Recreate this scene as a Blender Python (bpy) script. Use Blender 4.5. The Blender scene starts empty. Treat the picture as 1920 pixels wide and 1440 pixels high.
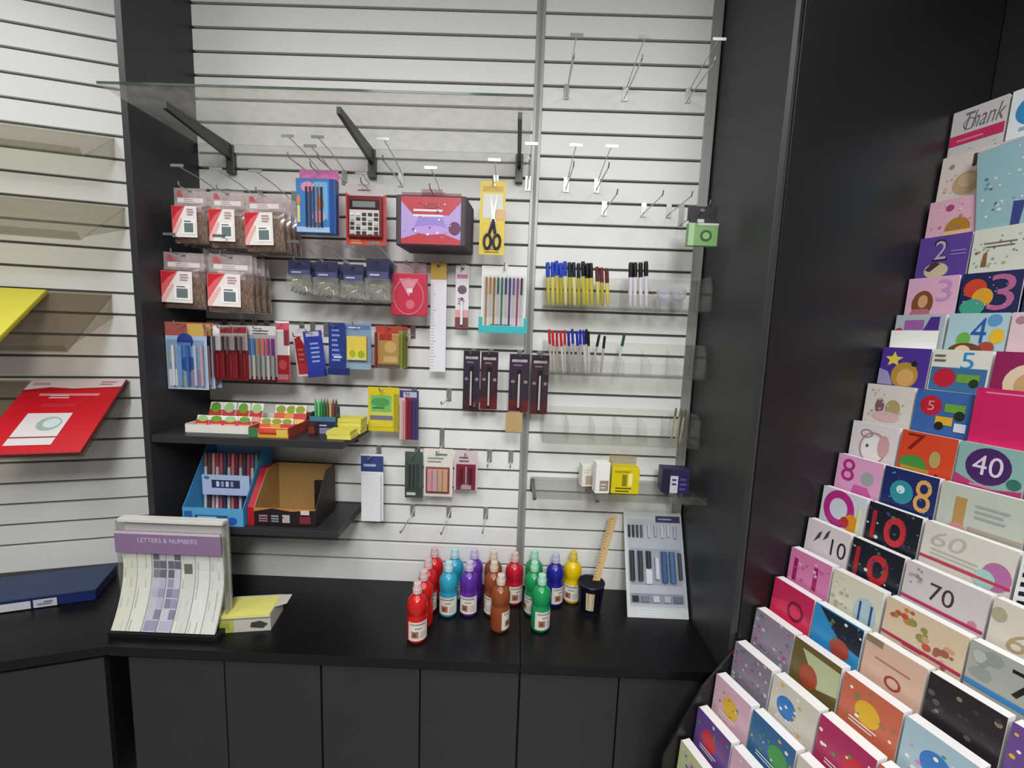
import bpy, math, random
from mathutils import Vector, Matrix
random.seed(7)
SC = bpy.context.scene
COL = SC.collection
R = math.radians

# ------------------------------------------------------------------ camera
FPX, PITCH, ROLL, YAW, CD, CZ = 790.29, 0.117625, 0.0356525, -0.0085639, 1.53592, 1.575
cF = Vector((math.sin(YAW)*math.cos(PITCH), math.cos(YAW)*math.cos(PITCH), -math.sin(PITCH)))
_r = Vector((math.cos(YAW), -math.sin(YAW), 0)); _u = _r.cross(cF)
cR = math.cos(ROLL)*_r + math.sin(ROLL)*_u
cU = -math.sin(ROLL)*_r + math.cos(ROLL)*_u
CAMP = Vector((0, -CD, CZ))
cam = bpy.data.objects.new('camera', bpy.data.cameras.new('camera'))
COL.objects.link(cam)
cam.matrix_world = Matrix(((cR.x, cU.x, -cF.x, CAMP.x), (cR.y, cU.y, -cF.y, CAMP.y), (cR.z, cU.z, -cF.z, CAMP.z), (0, 0, 0, 1)))
cam.data.sensor_width = 36.0
cam.data.lens = 36.0*FPX/1920
cam.data.shift_y = -2/1920
cam.data.clip_start = 0.02
SC.camera = cam

# ------------------------------------------------------------------ world, lights, exposure
wd = bpy.data.worlds.new('world'); SC.world = wd; wd.use_nodes = True
wd.node_tree.nodes['Background'].inputs[0].default_value = (1, 1, 1, 1)
wd.node_tree.nodes['Background'].inputs[1].default_value = 0.05
SC.view_settings.view_transform = 'Standard'
SC.view_settings.look = 'None'
SC.view_settings.gamma = 1.0
SC.view_settings.use_curve_mapping = False
SC.view_settings.exposure = -0.06
SC.cycles.transparent_max_bounces = 32
CEIL = 2.95
LIGHTS = [(-0.60, -1.75, 24), (0.15, -2.95, 84), (0.95, -1.75, 24), (-1.85, -1.15, 14)]
for _x, _y, _p in LIGHTS:
    ld = bpy.data.lights.new('ceiling_panel_light', 'AREA'); ld.shape = 'RECTANGLE'
    ld.size, ld.size_y, ld.energy = 0.58, 1.16, _p
    ld.color = (0.985, 1.0, 0.99)
    lo = bpy.data.objects.new('ceiling_panel_light', ld); COL.objects.link(lo)
    lo.location = (_x, _y, CEIL-0.035)

# ------------------------------------------------------------------ pixel helpers (1920x1440 frame)
def ray(px, py):
    return cF + cR*((px-960)/FPX) - cU*((py-718)/FPX)
def at(px, py, Y):
    d = ray(px, py); return CAMP + d*((Y-CAMP.y)/d.y)
def atz(px, py, Z):
    d = ray(px, py); return CAMP + d*((Z-CAMP.z)/d.z)
def project(P):
    v = Vector(P)-CAMP; f = v.dot(cF)
    if f < 0.05: return (-9999, -9999)
    return (960+FPX*v.dot(cR)/f, 718-FPX*v.dot(cU)/f)

# ------------------------------------------------------------------ materials
MATS = {}
def lin(c):
    if isinstance(c, str):
        if len(c) == 3: c = ''.join(q*2 for q in c)
        c = [int(c[i:i+2], 16)/255 for i in (0, 2, 4)]
    return [x/12.92 if x <= 0.04045 else ((x+0.055)/1.055)**2.4 for x in c[:3]]
def mat(col, rough=0.5, metal=0.0, var=0.06, scale=40.0, spec=0.5, bump=0.0, stretch=None):
    key = (str(col), rough, metal, var, scale, spec, bump, stretch)
    if key in MATS: return MATS[key]
    m = bpy.data.materials.new('paint_%s' % (col if isinstance(col, str) else 'rgb'))
    m.use_nodes = True
    nt = m.node_tree; b = nt.nodes['Principled BSDF']
    c = lin(col)
    b.inputs['Roughness'].default_value = rough
    b.inputs['Metallic'].default_value = metal
    b.inputs['Specular IOR Level'].default_value = spec
    tc = nt.nodes.new('ShaderNodeTexCoord')
    nz = nt.nodes.new('ShaderNodeTexNoise'); nz.inputs['Scale'].default_value = scale
    nz.inputs['Detail'].default_value = 3
    if stretch:
        mp = nt.nodes.new('ShaderNodeMapping'); mp.inputs['Scale'].default_value = stretch
        nt.links.new(tc.outputs['Object'], mp.inputs['Vector']); nt.links.new(mp.outputs[0], nz.inputs['Vector'])
    else:
        nt.links.new(tc.outputs['Object'], nz.inputs['Vector'])
    mx = nt.nodes.new('ShaderNodeMix'); mx.data_type = 'RGBA'
    mx.inputs[6].default_value = [max(0, x*(1-var)) for x in c]+[1]
    mx.inputs[7].default_value = [min(1, x*(1+var)) for x in c]+[1]
    fac = nz.outputs['Fac']
    if var > 0.3:
        mr = nt.nodes.new('ShaderNodeMapRange'); mr.inputs['From Min'].default_value = 0.36; mr.inputs['From Max'].default_value = 0.64
        nt.links.new(fac, mr.inputs['Value']); fac = mr.outputs['Result']
    nt.links.new(fac, mx.inputs[0]); nt.links.new(mx.outputs[2], b.inputs['Base Color'])
    if bump:
        bp = nt.nodes.new('ShaderNodeBump'); bp.inputs['Strength'].default_value = bump; bp.inputs['Distance'].default_value = 0.002
        nt.links.new(nz.outputs['Fac'], bp.inputs['Height']); nt.links.new(bp.outputs[0], b.inputs['Normal'])
    m.diffuse_color = c+[1]
    MATS[key] = m
    return m
def clear(tint='f2f2f2', gloss=0.06, rough=0.08, haze=0.0, hazecol='ffffff'):
    key = ('clear', tint, gloss, rough, haze, hazecol)
    if key in MATS: return MATS[key]
    m = bpy.data.materials.new('clear_plastic'); m.use_nodes = True
    nt = m.node_tree; nt.nodes.clear()
    out = nt.nodes.new('ShaderNodeOutputMaterial')
    tr = nt.nodes.new('ShaderNodeBsdfTransparent'); tr.inputs[0].default_value = lin(tint)+[1]
    gl = nt.nodes.new('ShaderNodeBsdfGlossy'); gl.inputs['Roughness'].default_value = rough
    fr = nt.nodes.new('ShaderNodeLayerWeight'); fr.inputs[0].default_value = 0.5
    pw = nt.nodes.new('ShaderNodeMath'); pw.operation = 'POWER'; pw.inputs[1].default_value = 5.0
    nt.links.new(fr.outputs['Facing'], pw.inputs[0])
    ml = nt.nodes.new('ShaderNodeMath'); ml.operation = 'MULTIPLY_ADD'; ml.inputs[1].default_value = 0.5; ml.inputs[2].default_value = gloss*0.3
    nt.links.new(pw.outputs[0], ml.inputs[0])
    mx = nt.nodes.new('ShaderNodeMixShader'); nt.links.new(ml.outputs[0], mx.inputs[0])
    src = tr
    if haze:
        df = nt.nodes.new('ShaderNodeBsdfDiffuse'); df.inputs[0].default_value = lin(hazecol)+[1]
        nz = nt.nodes.new('ShaderNodeTexNoise'); nz.inputs['Scale'].default_value = 25
        tc = nt.nodes.new('ShaderNodeTexCoord'); nt.links.new(tc.outputs['Object'], nz.inputs['Vector'])
        mm = nt.nodes.new('ShaderNodeMath'); mm.operation = 'MULTIPLY'; mm.inputs[1].default_value = haze*2
        nt.links.new(nz.outputs['Fac'], mm.inputs[0])
        m2 = nt.nodes.new('ShaderNodeMixShader'); nt.links.new(mm.outputs[0], m2.inputs[0])
        tl = nt.nodes.new('ShaderNodeBsdfTranslucent'); tl.inputs[0].default_value = lin(hazecol)+[1]
        m3 = nt.nodes.new('ShaderNodeMixShader'); m3.inputs[0].default_value = 0.5
        nt.links.new(df.outputs[0], m3.inputs[1]); nt.links.new(tl.outputs[0], m3.inputs[2])
        nt.links.new(tr.outputs[0], m2.inputs[1]); nt.links.new(m3.outputs[0], m2.inputs[2]); src = m2
    nt.links.new(src.outputs[0], mx.inputs[1]); nt.links.new(gl.outputs[0], mx.inputs[2])
    nt.links.new(mx.outputs[0], out.inputs[0])
    MATS[key] = m
    return m
def pr(col): return mat(col, 0.38, var=0.03, scale=90)          # printed card
BLACK = mat('2c2c2f', 0.45, var=0.12, scale=12, bump=0.05)
BLACKTOP = mat('0e0e10', 0.36, var=0.15, scale=9, spec=0.35, bump=0.04)
WHITE = mat('eeeeed', 0.45, var=0.025, scale=6)
CHROME = mat('b8b8b8', 0.28, 0.9, var=0.05)
GREYMETAL = mat('5c5c5a', 0.4, 0.6, var=0.08)
PAPER = mat('efeeea', 0.7, var=0.03, scale=60)

# ------------------------------------------------------------------ mesh building
TXT = {}
def text_polys(s, shear=0.0):
    k = (s, shear)
    if k in TXT: return TXT[k]
    cu = bpy.data.curves.new('t', 'FONT'); cu.body = s; cu.size = 1.0; cu.resolution_u = 3; cu.shear = shear
    ob = bpy.data.objects.new('t', cu); COL.objects.link(ob)
    me = bpy.data.meshes.new_from_object(ob)
    v = [(q.co.x, q.co.y) for q in me.vertices]; f = [tuple(p.vertices) for p in me.polygons]
    bpy.data.objects.remove(ob); bpy.data.curves.remove(cu); bpy.data.meshes.remove(me)
    x0 = min(q[0] for q in v); x1 = max(q[0] for q in v); y0 = min(q[1] for q in v); y1 = max(q[1] for q in v)
    v = [((a-x0)/(x1-x0), (b-y0)/(y1-y0)) for a, b in v]
    TXT[k] = (v, f); return TXT[k]

class MB:
    def __init__(s): s.v = []; s.f = []; s.mi = []; s.ms = []
    def m(s, mt):
        if mt not in s.ms: s.ms.append(mt)
        return s.ms.index(mt)
    def add(s, vs, fs, mt):
        o = len(s.v); s.v += [tuple(x) for x in vs]; i = s.m(mt)
        for f in fs: s.f.append([o+k for k in f]); s.mi.append(i)
        return s
    def box(s, x0, y0, z0, x1, y1, z1, mt):
        if x0 > x1: x0, x1 = x1, x0
        if y0 > y1: y0, y1 = y1, y0
        if z0 > z1: z0, z1 = z1, z0
        return s.add([(x0,y0,z0),(x1,y0,z0),(x1,y1,z0),(x0,y1,z0),(x0,y0,z1),(x1,y0,z1),(x1,y1,z1),(x0,y1,z1)],
              [(3,2,1,0),(4,5,6,7),(0,1,5,4),(1,2,6,5),(2,3,7,6),(3,0,4,7)], mt)
    def prism(s, poly, y0, y1, mt):                       # (x,z) polygon, anticlockwise seen from -y
        n = len(poly); vs = [(a, y0, b) for a, b in poly]+[(a, y1, b) for a, b in poly]
        fs = [tuple(range(n)), tuple(range(2*n-1, n-1, -1))]
        for i in range(n): j = (i+1) % n; fs.append((j, i, n+i, n+j))
        return s.add(vs, fs, mt)
    def prismx(s, poly, x0, x1, mt):                      # (y,z) polygon
        n = len(poly); vs = [(x0, a, b) for a, b in poly]+[(x1, a, b) for a, b in poly]
        fs = [tuple(range(n-1, -1, -1)), tuple(range(n, 2*n))]
        for i in range(n): j = (i+1) % n; fs.append((i, j, n+j, n+i))
        return s.add(vs, fs, mt)
    def prismz(s, poly, z0, z1, mt):
        n = len(poly); vs = [(a, b, z0) for a, b in poly]+[(a, b, z1) for a, b in poly]
        fs = [tuple(range(n-1, -1, -1)), tuple(range(n, 2*n))]
        for i in range(n): j = (i+1) % n; fs.append((i, j, n+j, n+i))
        return s.add(vs, fs, mt)
    def tube(s, pts, r, mt, n=6, r2=None):
        pts = [Vector(p) for p in pts]; rings = []; L = len(pts)
        up = None
        for i, p in enumerate(pts):
            d = (pts[min(i+1, L-1)]-pts[max(i-1, 0)]).normalized()
            if up is None:
                up = d.orthogonal().normalized()
            up = (up-d*up.dot(d)).normalized(); w = d.cross(up)
            rr = r if r2 is None else r+(r2-r)*i/(L-1)
            rings.append([p+up*(rr*math.cos(2*math.pi*k/n))+w*(rr*math.sin(2*math.pi*k/n)) for k in range(n)])
        vs = [q for rg in rings for q in rg]; fs = []
        for i in range(L-1):
            for k in range(n):
                k2 = (k+1) % n
                fs.append((i*n+k, i*n+k2, (i+1)*n+k2, (i+1)*n+k))
        fs.append(tuple(range(n-1, -1, -1))); fs.append(tuple((L-1)*n+k for k in range(n)))
        return s.add(vs, fs, mt)
    def lathe(s, prof, mt, n=18, c=(0, 0, 0), a0=None, a1=None):
        full = a0 is None
        if full: a0, a1 = 0, 2*math.pi
        N = n if full else n+1
        vs = []
        for r, z in prof:
            for k in range(N):
                a = a0+(a1-a0)*k/n
                vs.append((c[0]+r*math.cos(a), c[1]+r*math.sin(a), c[2]+z))
        fs = []
        for i in range(len(prof)-1):
            for k in range(n):
                k2 = (k+1) % N
                fs.append((i*N+k, i*N+k2, (i+1)*N+k2, (i+1)*N+k))
        if full:
            if prof[0][0] > 1e-5: fs.append(tuple(range(N-1, -1, -1)))
            if prof[-1][0] > 1e-5: fs.append(tuple((len(prof)-1)*N+k for k in range(N)))
        return s.add(vs, fs, mt)
    def build(s, name, parent=None, loc=None, bevel=0, smooth=False, kind=None, rot=None):
        me = bpy.data.meshes.new(name); me.from_pydata(s.v, [], s.f)
        for mt in s.ms: me.materials.append(mt)
        me.polygons.foreach_set('material_index', s.mi)
        if smooth:
            me.shade_smooth(); me.set_sharp_from_angle(angle=R(40))
        me.update()
        o = bpy.data.objects.new(name, me); COL.objects.link(o)
        if parent: o.parent = parent
        if loc is not None: o.location = loc
        if rot is not None: o.rotation_euler = rot
        if bevel:
            md = o.modifiers.new('bevel', 'BEVEL'); md.width = bevel; md.segments = 2; md.limit_method = 'ANGLE'
        if kind: o['kind'] = kind
        return o
def tag(o, label, cat, group=None):
    o['label'] = label; o['category'] = cat
    if group: o['group'] = group
    return o
def thing(name, label, cat, loc=(0, 0, 0), rot=(0, 0, 0), group=None):
    o = bpy.data.objects.new(name, None); COL.objects.link(o); o.empty_display_size = 0.02
    o.location = loc; o.rotation_euler = rot
    return tag(o, label, cat, group)
def copy_tree(o, parent=None):
    c = o.copy(); COL.objects.link(c)
    if parent: c.parent = parent
    for ch in list(o.children): copy_tree(ch, c)
    return c

def split_build(mb, name, parent):
    "build flat print; prints that stand well apart become parts of their own"
    isl = []; used = {}
    par = list(range(len(mb.v)))
    def fd(i):
        while par[i] != i: par[i] = par[par[i]]; i = par[i]
        return i
    for f in mb.f:
        for q in f[1:]: par[fd(q)] = fd(f[0])
    box = {}
    for i, v in enumerate(mb.v):
        r = fd(i); b = box.setdefault(r, [list(v), list(v)])
        for k in range(3): b[0][k] = min(b[0][k], v[k]); b[1][k] = max(b[1][k], v[k])
    ks = list(box); size = {k: max(box[k][1][j]-box[k][0][j] for j in range(3)) for k in ks}
    cl = {k: k for k in ks}
    def fc(i):
        while cl[i] != i: cl[i] = cl[cl[i]]; i = cl[i]
        return i
    for i, a in enumerate(ks):
        for b in ks[i+1:]:
            g = math.sqrt(sum(max(0, box[a][0][j]-box[b][1][j], box[b][0][j]-box[a][1][j])**2 for j in range(3)))
            if g <= max(.0185, .46*max(size[a], size[b])): cl[fc(a)] = fc(b)
    groups = {}
    for f, mi in zip(mb.f, mb.mi): groups.setdefault(fc(fd(f[0])), []).append((f, mi))
    first = None
    for g in groups.values():
        m2 = MB()
        for f, mi in g: m2.add([mb.v[i] for i in f], [tuple(range(len(f)))], mb.ms[mi])
        o = m2.build(name, parent)
        first = first or o
    return first

# flat print: shapes in 0..1 coordinates of a front face w x h, face at y, looking towards -y
def art(parent, shapes, w, h, y, x0=None, z0=0.0, name='front_print', step=0.00025):
    if x0 is None: x0 = -w/2
    mb = MB(); L = 0
    X = lambda u: x0+u*w
    Z = lambda v: z0+v*h
    for sh in shapes:
        L += 1; yy = y-step*L; k = sh[0]
        if k == 'r':
            _, a, b, c, d, col = sh
            mb.add([(X(a), yy, Z(b)), (X(c), yy, Z(b)), (X(c), yy, Z(d)), (X(a), yy, Z(d))], [(0, 1, 2, 3)], pr(col))
        elif k == 'e':
            _, a, b, rx, ry, col = sh; n = 20
            mb.add([(X(a+rx*math.cos(2*math.pi*i/n)), yy, Z(b+ry*math.sin(2*math.pi*i/n))) for i in range(n)], [tuple(range(n))], pr(col))
        elif k == 'o':                                     # ring
            _, a, b, rx, ry, t, col = sh; n = 20; vs = []
            for i in range(n):
                an = 2*math.pi*i/n
                vs += [(X(a+rx*math.cos(an)), yy, Z(b+ry*math.sin(an))), (X(a+rx*(1-t)*math.cos(an)), yy, Z(b+ry*(1-t)*math.sin(an)))]
            mb.add(vs, [(2*i, 2*((i+1) % n), 2*((i+1) % n)+1, 2*i+1) for i in range(n)], pr(col))
        elif k == 'p':
            _, pts, col = sh
            mb.add([(X(a), yy, Z(b)) for a, b in pts], [tuple(range(len(pts)))], pr(col))
        elif k == 't':                                     # text in a box
            _, s, a, b, c, d, col = sh[:7]
            v, f = text_polys(s, sh[7] if len(sh) > 7 else 0.0)
            mb.add([(X(a+(c-a)*p), yy, Z(b+(d-b)*q)) for p, q in v], f, pr(col))
        elif k == 'dots':
            _, n, a, b, c, d, r, cols, seed = sh
            rn = random.Random(seed)
            for i in range(n):
                cx, cy = rn.uniform(a, c), rn.uniform(b, d); q = r*rn.uniform(.5, 1.2); col = rn.choice(cols)
                mb.add([(X(cx+q*math.cos(2*math.pi*j/7)), yy-0.00001*i, Z(cy+q*w/h*math.sin(2*math.pi*j/7))) for j in range(7)], [tuple(range(7))], pr(col))
        elif k == 'star':
            _, a, b, r, col = sh
            pts = []
            for i in range(10):
                q = r if i % 2 == 0 else r*.45; an = math.pi/2+i*math.pi/5
                pts.append((a+q*math.cos(an), b+q*w/h*math.sin(an)))
            c0 = (X(a), yy, Z(b)); vs = [c0]+[(X(p), yy, Z(q)) for p, q in pts]
            mb.add(vs, [(0, i+1, (i+1) % 10+1) for i in range(10)], pr(col))
        elif k == 'bars':                                   # barcode / stripes
            _, n, a, b, c, d, cols = sh
            for i in range(n):
                u0 = a+(c-a)*i/n; u1 = a+(c-a)*(i+.62)/n
                mb.add([(X(u0), yy, Z(b)), (X(u1), yy, Z(b)), (X(u1), yy, Z(d)), (X(u0), yy, Z(d))], [(0, 1, 2, 3)], pr(cols[i % len(cols)]))
        elif k == 'lines':                                  # rows of unreadable small print
            _, n, a, b, c, d, col, seed = sh
            rn = random.Random(seed)
            for i in range(n):
                zz = b+(d-b)*(i+.2)/n; z2 = b+(d-b)*(i+.62)/n; e = a+(c-a)*rn.uniform(.6, 1)
                mb.add([(X(a), yy, Z(zz)), (X(e), yy, Z(zz)), (X(e), yy, Z(z2)), (X(a), yy, Z(z2))], [(0, 1, 2, 3)], pr(col))
    return split_build(mb, name, parent)
def card_hole(mb, w, h, y0, y1, mt, hw=0.012, top=0.007, hh=0.008):
    "hanging card, origin bottom centre, with a slot for the hook"
    mb.box(-w/2, y0, 0, w/2, y1, h-top-hh, mt)
    mb.box(-w/2, y0, h-top, w/2, y1, h, mt)
    mb.box(-w/2, y0, h-top-hh, -hw/2, y1, h-top, mt); mb.box(hw/2, y0, h-top-hh, w/2, y1, h-top, mt)
    return mb

# ================================================================== THE SETTING
def structure(o): o['kind'] = 'structure'; return o
SLOT0, SP = 2.335, 0.075
GAP = 0.0046
def slot(k): return SLOT0-SP*k
BACKING = mat('6e6e6c', 0.6, var=0.05)
def empty(name, loc=(0, 0, 0), rot=(0, 0, 0)):
    o = bpy.data.objects.new(name, None); COL.objects.link(o); o.location = loc; o.rotation_euler = rot; o.empty_display_size = 0.05
    return o
# floor, ceiling, far walls of the shop
fl = MB().box(-4.2, -5.2, -0.05, 3.4, 0.6, 0, mat('8d8a86', 0.35, var=0.08, scale=3)).build('floor'); structure(fl)
ce = MB().box(-4.2, -5.2, CEIL, 3.4, 0.6, CEIL+0.05, mat('e8e7e3', 0.8, var=0.02)).build('ceiling'); structure(ce)
structure(MB().box(-4.2, -5.25, 0, 3.4, -5.2, CEIL, mat('b9b6b0', 0.7, var=0.04)).build('wall_front'))
structure(MB().box(3.4, -5.2, 0, 3.45, 0.6, CEIL, mat('8a8884', 0.7, var=0.04)).build('wall_right'))
structure(MB().box(-4.25, -5.2, 0, -4.2, 0.6, CEIL, mat('b9b6b0', 0.7, var=0.04)).build('wall_side'))
# back slatwall, two panels of separate slats
XL, XM0, XM1, XR0, XR1 = -1.133, 0.026, 0.056, 0.607, 0.640
wb = structure(empty('wall_back', (0, 0, 0.6)))
MB().box(XL-0.02, 0.012, 0, XR1+0.02, 0.03, CEIL-0.6, BACKING).build('backing_panel', wb)
MB().box(XL-0.02, 0.03, -0.6, XR1+0.02, 0.05, CEIL-0.6, BACKING).build('rear_panel', wb)
def slat_mesh(x0, x1, hgt):
    mb = MB()
    prof = [(0.0, -hgt/2+0.001), (0.0, hgt/2-0.001), (0.001, hgt/2), (0.012, hgt/2), (0.012, -hgt/2), (0.001, -hgt/2)]
    mb.prismx(prof[::-1], x0, x1, WHITE)
    return mb
for (a, b) in ((XL, XM0), (XM1, XR0)):
    first = None
    for k in range(-8, 23):
        zc = (slot(k)+slot(k+1))/2-0.6; hg = SP-2*GAP
        if k == 22: zc = (slot(22)-GAP+0.60)/2-0.6; hg = slot(22)-GAP-0.60
        if first is None: first = slat_mesh(a, b, hg).build('slat', wb, (0, 0, zc))
        elif k == 22: slat_mesh(a, b, hg).build('slat', wb, (0, 0, zc))
        else:
            c = first.copy(); COL.objects.link(c); c.location = (0, 0, zc)
ALU = mat('a9a9a6', 0.42, 0.35, var=0.05, scale=8)
p = MB().box(XM0, -0.004, 0.6, XM1, 0.012, CEIL, ALU)
p.box(XM0+0.010, -0.006, 0.6, XM1-0.010, -0.004, CEIL, mat('8f8f8c', 0.5, 0.2))
structure(p.build('trim_1', bevel=0.001))
p = MB().box(XR0, -0.004, 0.6, XR1, 0.012, CEIL, ALU).box(XR0+0.022, -0.010, 0.6, XR1, -0.004, CEIL, ALU)
structure(p.build('trim_2', bevel=0.001))
# left slatwall, turned 16 degrees towards the aisle
LA = R(16.03); LD = Vector((math.cos(LA), math.sin(LA), 0)); LN = Vector((math.sin(LA), -math.cos(LA), 0))
LP = Vector((-1.574, 0.047, 0.6))
wl = structure(empty('wall_left', LP, (0, 0, LA)))
MB().box(-1.7, 0.012, 0, 0.44, 0.03, CEIL-0.6, BACKING).build('backing_panel', wl)
LS = 0.0804; first = None
for k in range(-8, 21):
    zc = 2.3155-LS*(k+.5)-0.6; hg = LS-2*GAP
    if k == 20:
        zt = 2.3155-LS*20-GAP; slat_mesh(-1.7, 0.44, zt-0.6).build('slat', wl, (0, 0, (zt-0.6)/2))
    elif first is None: first = slat_mesh(-1.7, 0.44, hg).build('slat', wl, (0, 0, zc))
    else:
        c = first.copy(); COL.objects.link(c); c.location = (0, 0, zc)
# dividers
dv = MB().box(-1.153, -0.265, 0.6, XL-0.0005, 0.20, CEIL, BLACK).build('divider_panel', bevel=0.001)
tag(dv, 'tall black laminate divider panel between the angled white slatwall and the stationery bay', 'panel')
dv = MB().box(0.645, -0.405, 0.0, 0.659, 0.03, CEIL, BLACK).build('divider_panel', bevel=0.001)
tag(dv, 'tall black laminate side panel right of the empty clear pen trays', 'panel')
# worktops
CT = 0.60
for (a, b, lb) in ((-1.19, 0.0443, 'long black worktop under the hanging stationery, left of the joint'),
                   (0.0457, 0.6445, 'short black worktop under the pen trays, right of the joint')):
    o = MB().box(a, -0.39, CT-0.03, b, 0.012 if a < -1 else 0.012, CT, BLACKTOP).build('worktop', bevel=0.0012)
    tag(o, lb, 'worktop')
e1 = Vector((math.cos(R(18)), math.sin(R(18)), 0))
fr0 = Vector((-1.191, -0.385, 0)); fr1 = fr0-e1*1.4
bk1 = LP-LD*1.65; bk0 = LP+LD*0.36
o = MB().prismz([(fr1.x, fr1.y), (fr0.x, fr0.y), (-1.191, bk0.y-0.02), (bk0.x-0.0, bk0.y-0.012), (bk1.x, bk1.y)], CT-0.03, CT-0.0005, BLACKTOP).build('worktop', bevel=0.0012)
tag(o, 'angled black worktop under the acrylic shelves, below the blue box file', 'worktop')
# base cabinets below
DARK = mat('141416', 0.4, var=0.1, scale=12)
def cabinet(a, b, lb):
    t = thing('base_cabinet', lb, 'cabinet', ((a+b)/2, -0.19, 0))
    w = b-a
    MB().box(-w/2, -0.165, 0.08, w/2, 0.2, CT-0.031, DARK).build('body', t)
    MB().box(-w/2+0.01, -0.135, 0.0, w/2-0.01, 0.2, 0.08, DARK).build('plinth', t)
    for q in (0, 1):
        x0 = -w/2+0.002+q*w/2; x1 = x0+w/2-0.004
        MB().box(x0, -0.184, 0.085, x1, -0.1655, CT-0.045, BLACK).build('door', t, bevel=0.0015)
cabinet(-1.15, -0.56, 'black base cabinet under the worktop, below the note box')
cabinet(-0.558, 0.044, 'black base cabinet under the worktop, below the red paint bottles')
cabinet(0.046, 0.644, 'black base cabinet under the worktop, below the pen set card')
cl = thing('base_cabinet', 'black angled base cabinet under the worktop with the blue box file', 'cabinet', fr0+Vector((0, 0, 0)), (0, 0, R(18)))
MB().box(-1.35, 0.03, 0.0, -0.02, 0.22, CT-0.031, DARK).build('body', cl)
for q in range(2):
    MB().box(-1.35+q*.667, 0.012, 0.085, -1.35+q*.667+.66, 0.0295, CT-0.045, BLACK).build('door', cl, bevel=0.0015)
# ceiling light fittings
for i, (_x, _y, _p) in enumerate(LIGHTS):
    t = thing('ceiling_light', ['ceiling light panel above the left of the stationery bay', 'ceiling light panel furthest behind the viewer', 'ceiling light panel above the card rack aisle', 'ceiling light panel over the angled slatwall aisle'][i], 'ceiling light', (_x, _y, CEIL))
    for q in ((-0.31, -0.60, -0.03, 0.31, -0.585, 0), (-0.31, 0.585, -0.03, 0.31, 0.60, 0), (-0.31, -0.585, -0.03, -0.295, 0.585, 0), (0.295, -0.585, -0.03, 0.31, 0.585, 0)):
        MB().box(*q, WHITE).build('frame_bar', t)
    MB().box(-0.295, -0.585, -0.012, 0.295, 0.585, -0.004, mat('f4f4f2', 0.6)).build('diffuser', t)

# ================================================================== SHELVES AND BRACKETS
g = thing('glass_shelf', 'frosted clear glass shelf on dark brackets at the top of the stationery bay', 'shelf', (-0.553, -0.001, 2.185))
MB().box(-0.572, -0.36, 0, 0.572, 0, 0.006, clear('f8f8f6', 0.05, 0.1, 0.16, 'f0eee8')).build('pane', g)
MB().box(-0.572, -0.010, -0.026, 0.572, 0, -0.0004, mat('f0f0ee', .4)).build('rear_rail', g)
MB().box(-0.572, -0.362, 0, 0.572, -0.36, 0.006, clear('9fb0a8', 0.1, 0.1, 0.2, 'a8b8b0')).build('edge', g)
for px, lb in ((437, 'left'), (700, 'middle'), (974, 'right')):
    P = at(px, 300, 0)
    t = thing('shelf_bracket', {'left': 'dark grey shelf bracket under the glass shelf nearest the black divider', 'middle': 'dark grey shelf bracket under the glass shelf above the calculator pack', 'right': 'dark grey shelf bracket under the glass shelf right of the scissors'}[lb], 'shelf bracket', (P.x, 0, 2.10))
    MB().box(-0.013, -0.0185, -0.01, 0.013, 0, 0.056, GREYMETAL).box(-0.013, -0.0185, 0.056, 0.013, -0.0122, 0.082, GREYMETAL).build('wall_plate', t, bevel=0.001)
    MB().prismx([(-0.0187, 0.035), (-0.0187, 0.0845), (-0.285, 0.0845), (-0.285, 0.066)], -0.006, 0.006, GREYMETAL).build('arm', t)
def black_shelf(x0, x1, y, z, lb):
    t = thing('shelf', lb, 'shelf', ((x0+x1)/2, 0, z)); w = x1-x0
    MB().box(-w/2, y, -0.024, w/2, -0.001, 0, BLACK).build('board', t, bevel=0.0015)
    for q in (-w/2+0.05, w/2-0.05):
        MB().prismx([(-0.001, -0.07), (-0.001, -0.024), (y*.8, -0.024), (y*.8, -0.032)], q-0.003, q+0.003, BLACK).build('bracket', t)
black_shelf(-1.132, -0.532, -0.262, 1.22, 'upper black shelf holding the sticky notes and bright trays')
black_shelf(-1.132, -0.562, -0.235, 0.912, 'lower black shelf holding the blue and cardboard display boxes')

# tilted acrylic shelves on the angled wall
ACR = clear('ebe9e2', 0.05, 0.12, 0.07, 'c8c5ba')
ACR2 = clear('ecebe6', 0.08, 0.15, 0.06, 'd0cdc4')
ACR3 = clear('dcd6cd', 0.05, 0.12, 0.05, 'b8b2a6')
def tilt_shelf(along, z, out, dz, L, lb, pm=None):
    th = math.atan2(-dz, out); ln = math.hypot(out, dz)
    P = LP+LD*along+LN*0.001; P.z = z
    t = thing('acrylic_shelf', lb, 'shelf', P, (th, 0, LA))
    MB().box(-L, -ln, -0.005, 0, 0, 0, pm or ACR).build('plate', t)
    MB().box(-L, -ln-0.005, -0.005, 0, -ln, 0.022, ACR2).build('front_lip', t)
    MB().prismx([(-0.004, -0.006), (-ln*.9, -0.006), (-0.004-0.05*math.sin(th), -0.075)][::-1], -0.005, -0.001, ACR2).build('side_gusset', t)
    return t, ln
tilt_shelf(0.089, 2.231, 0.179, -0.129, 0.95, 'empty tilted clear acrylic shelf, topmost on the angled slatwall')
tilt_shelf(0.106, 1.991, 0.25, -0.165, 0.95, 'empty tilted clear acrylic shelf between the topmost one and the yellow pad')
t3, ln3 = tilt_shelf(0.046, 1.668, 0.25, -0.20, 0.90, 'tilted clear acrylic shelf carrying the yellow pad', ACR3)
t4, ln4 = tilt_shelf(0.083, 1.340, 0.28, -0.215, 0.95, 'tilted clear acrylic shelf carrying the red booklet', ACR3)
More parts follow.
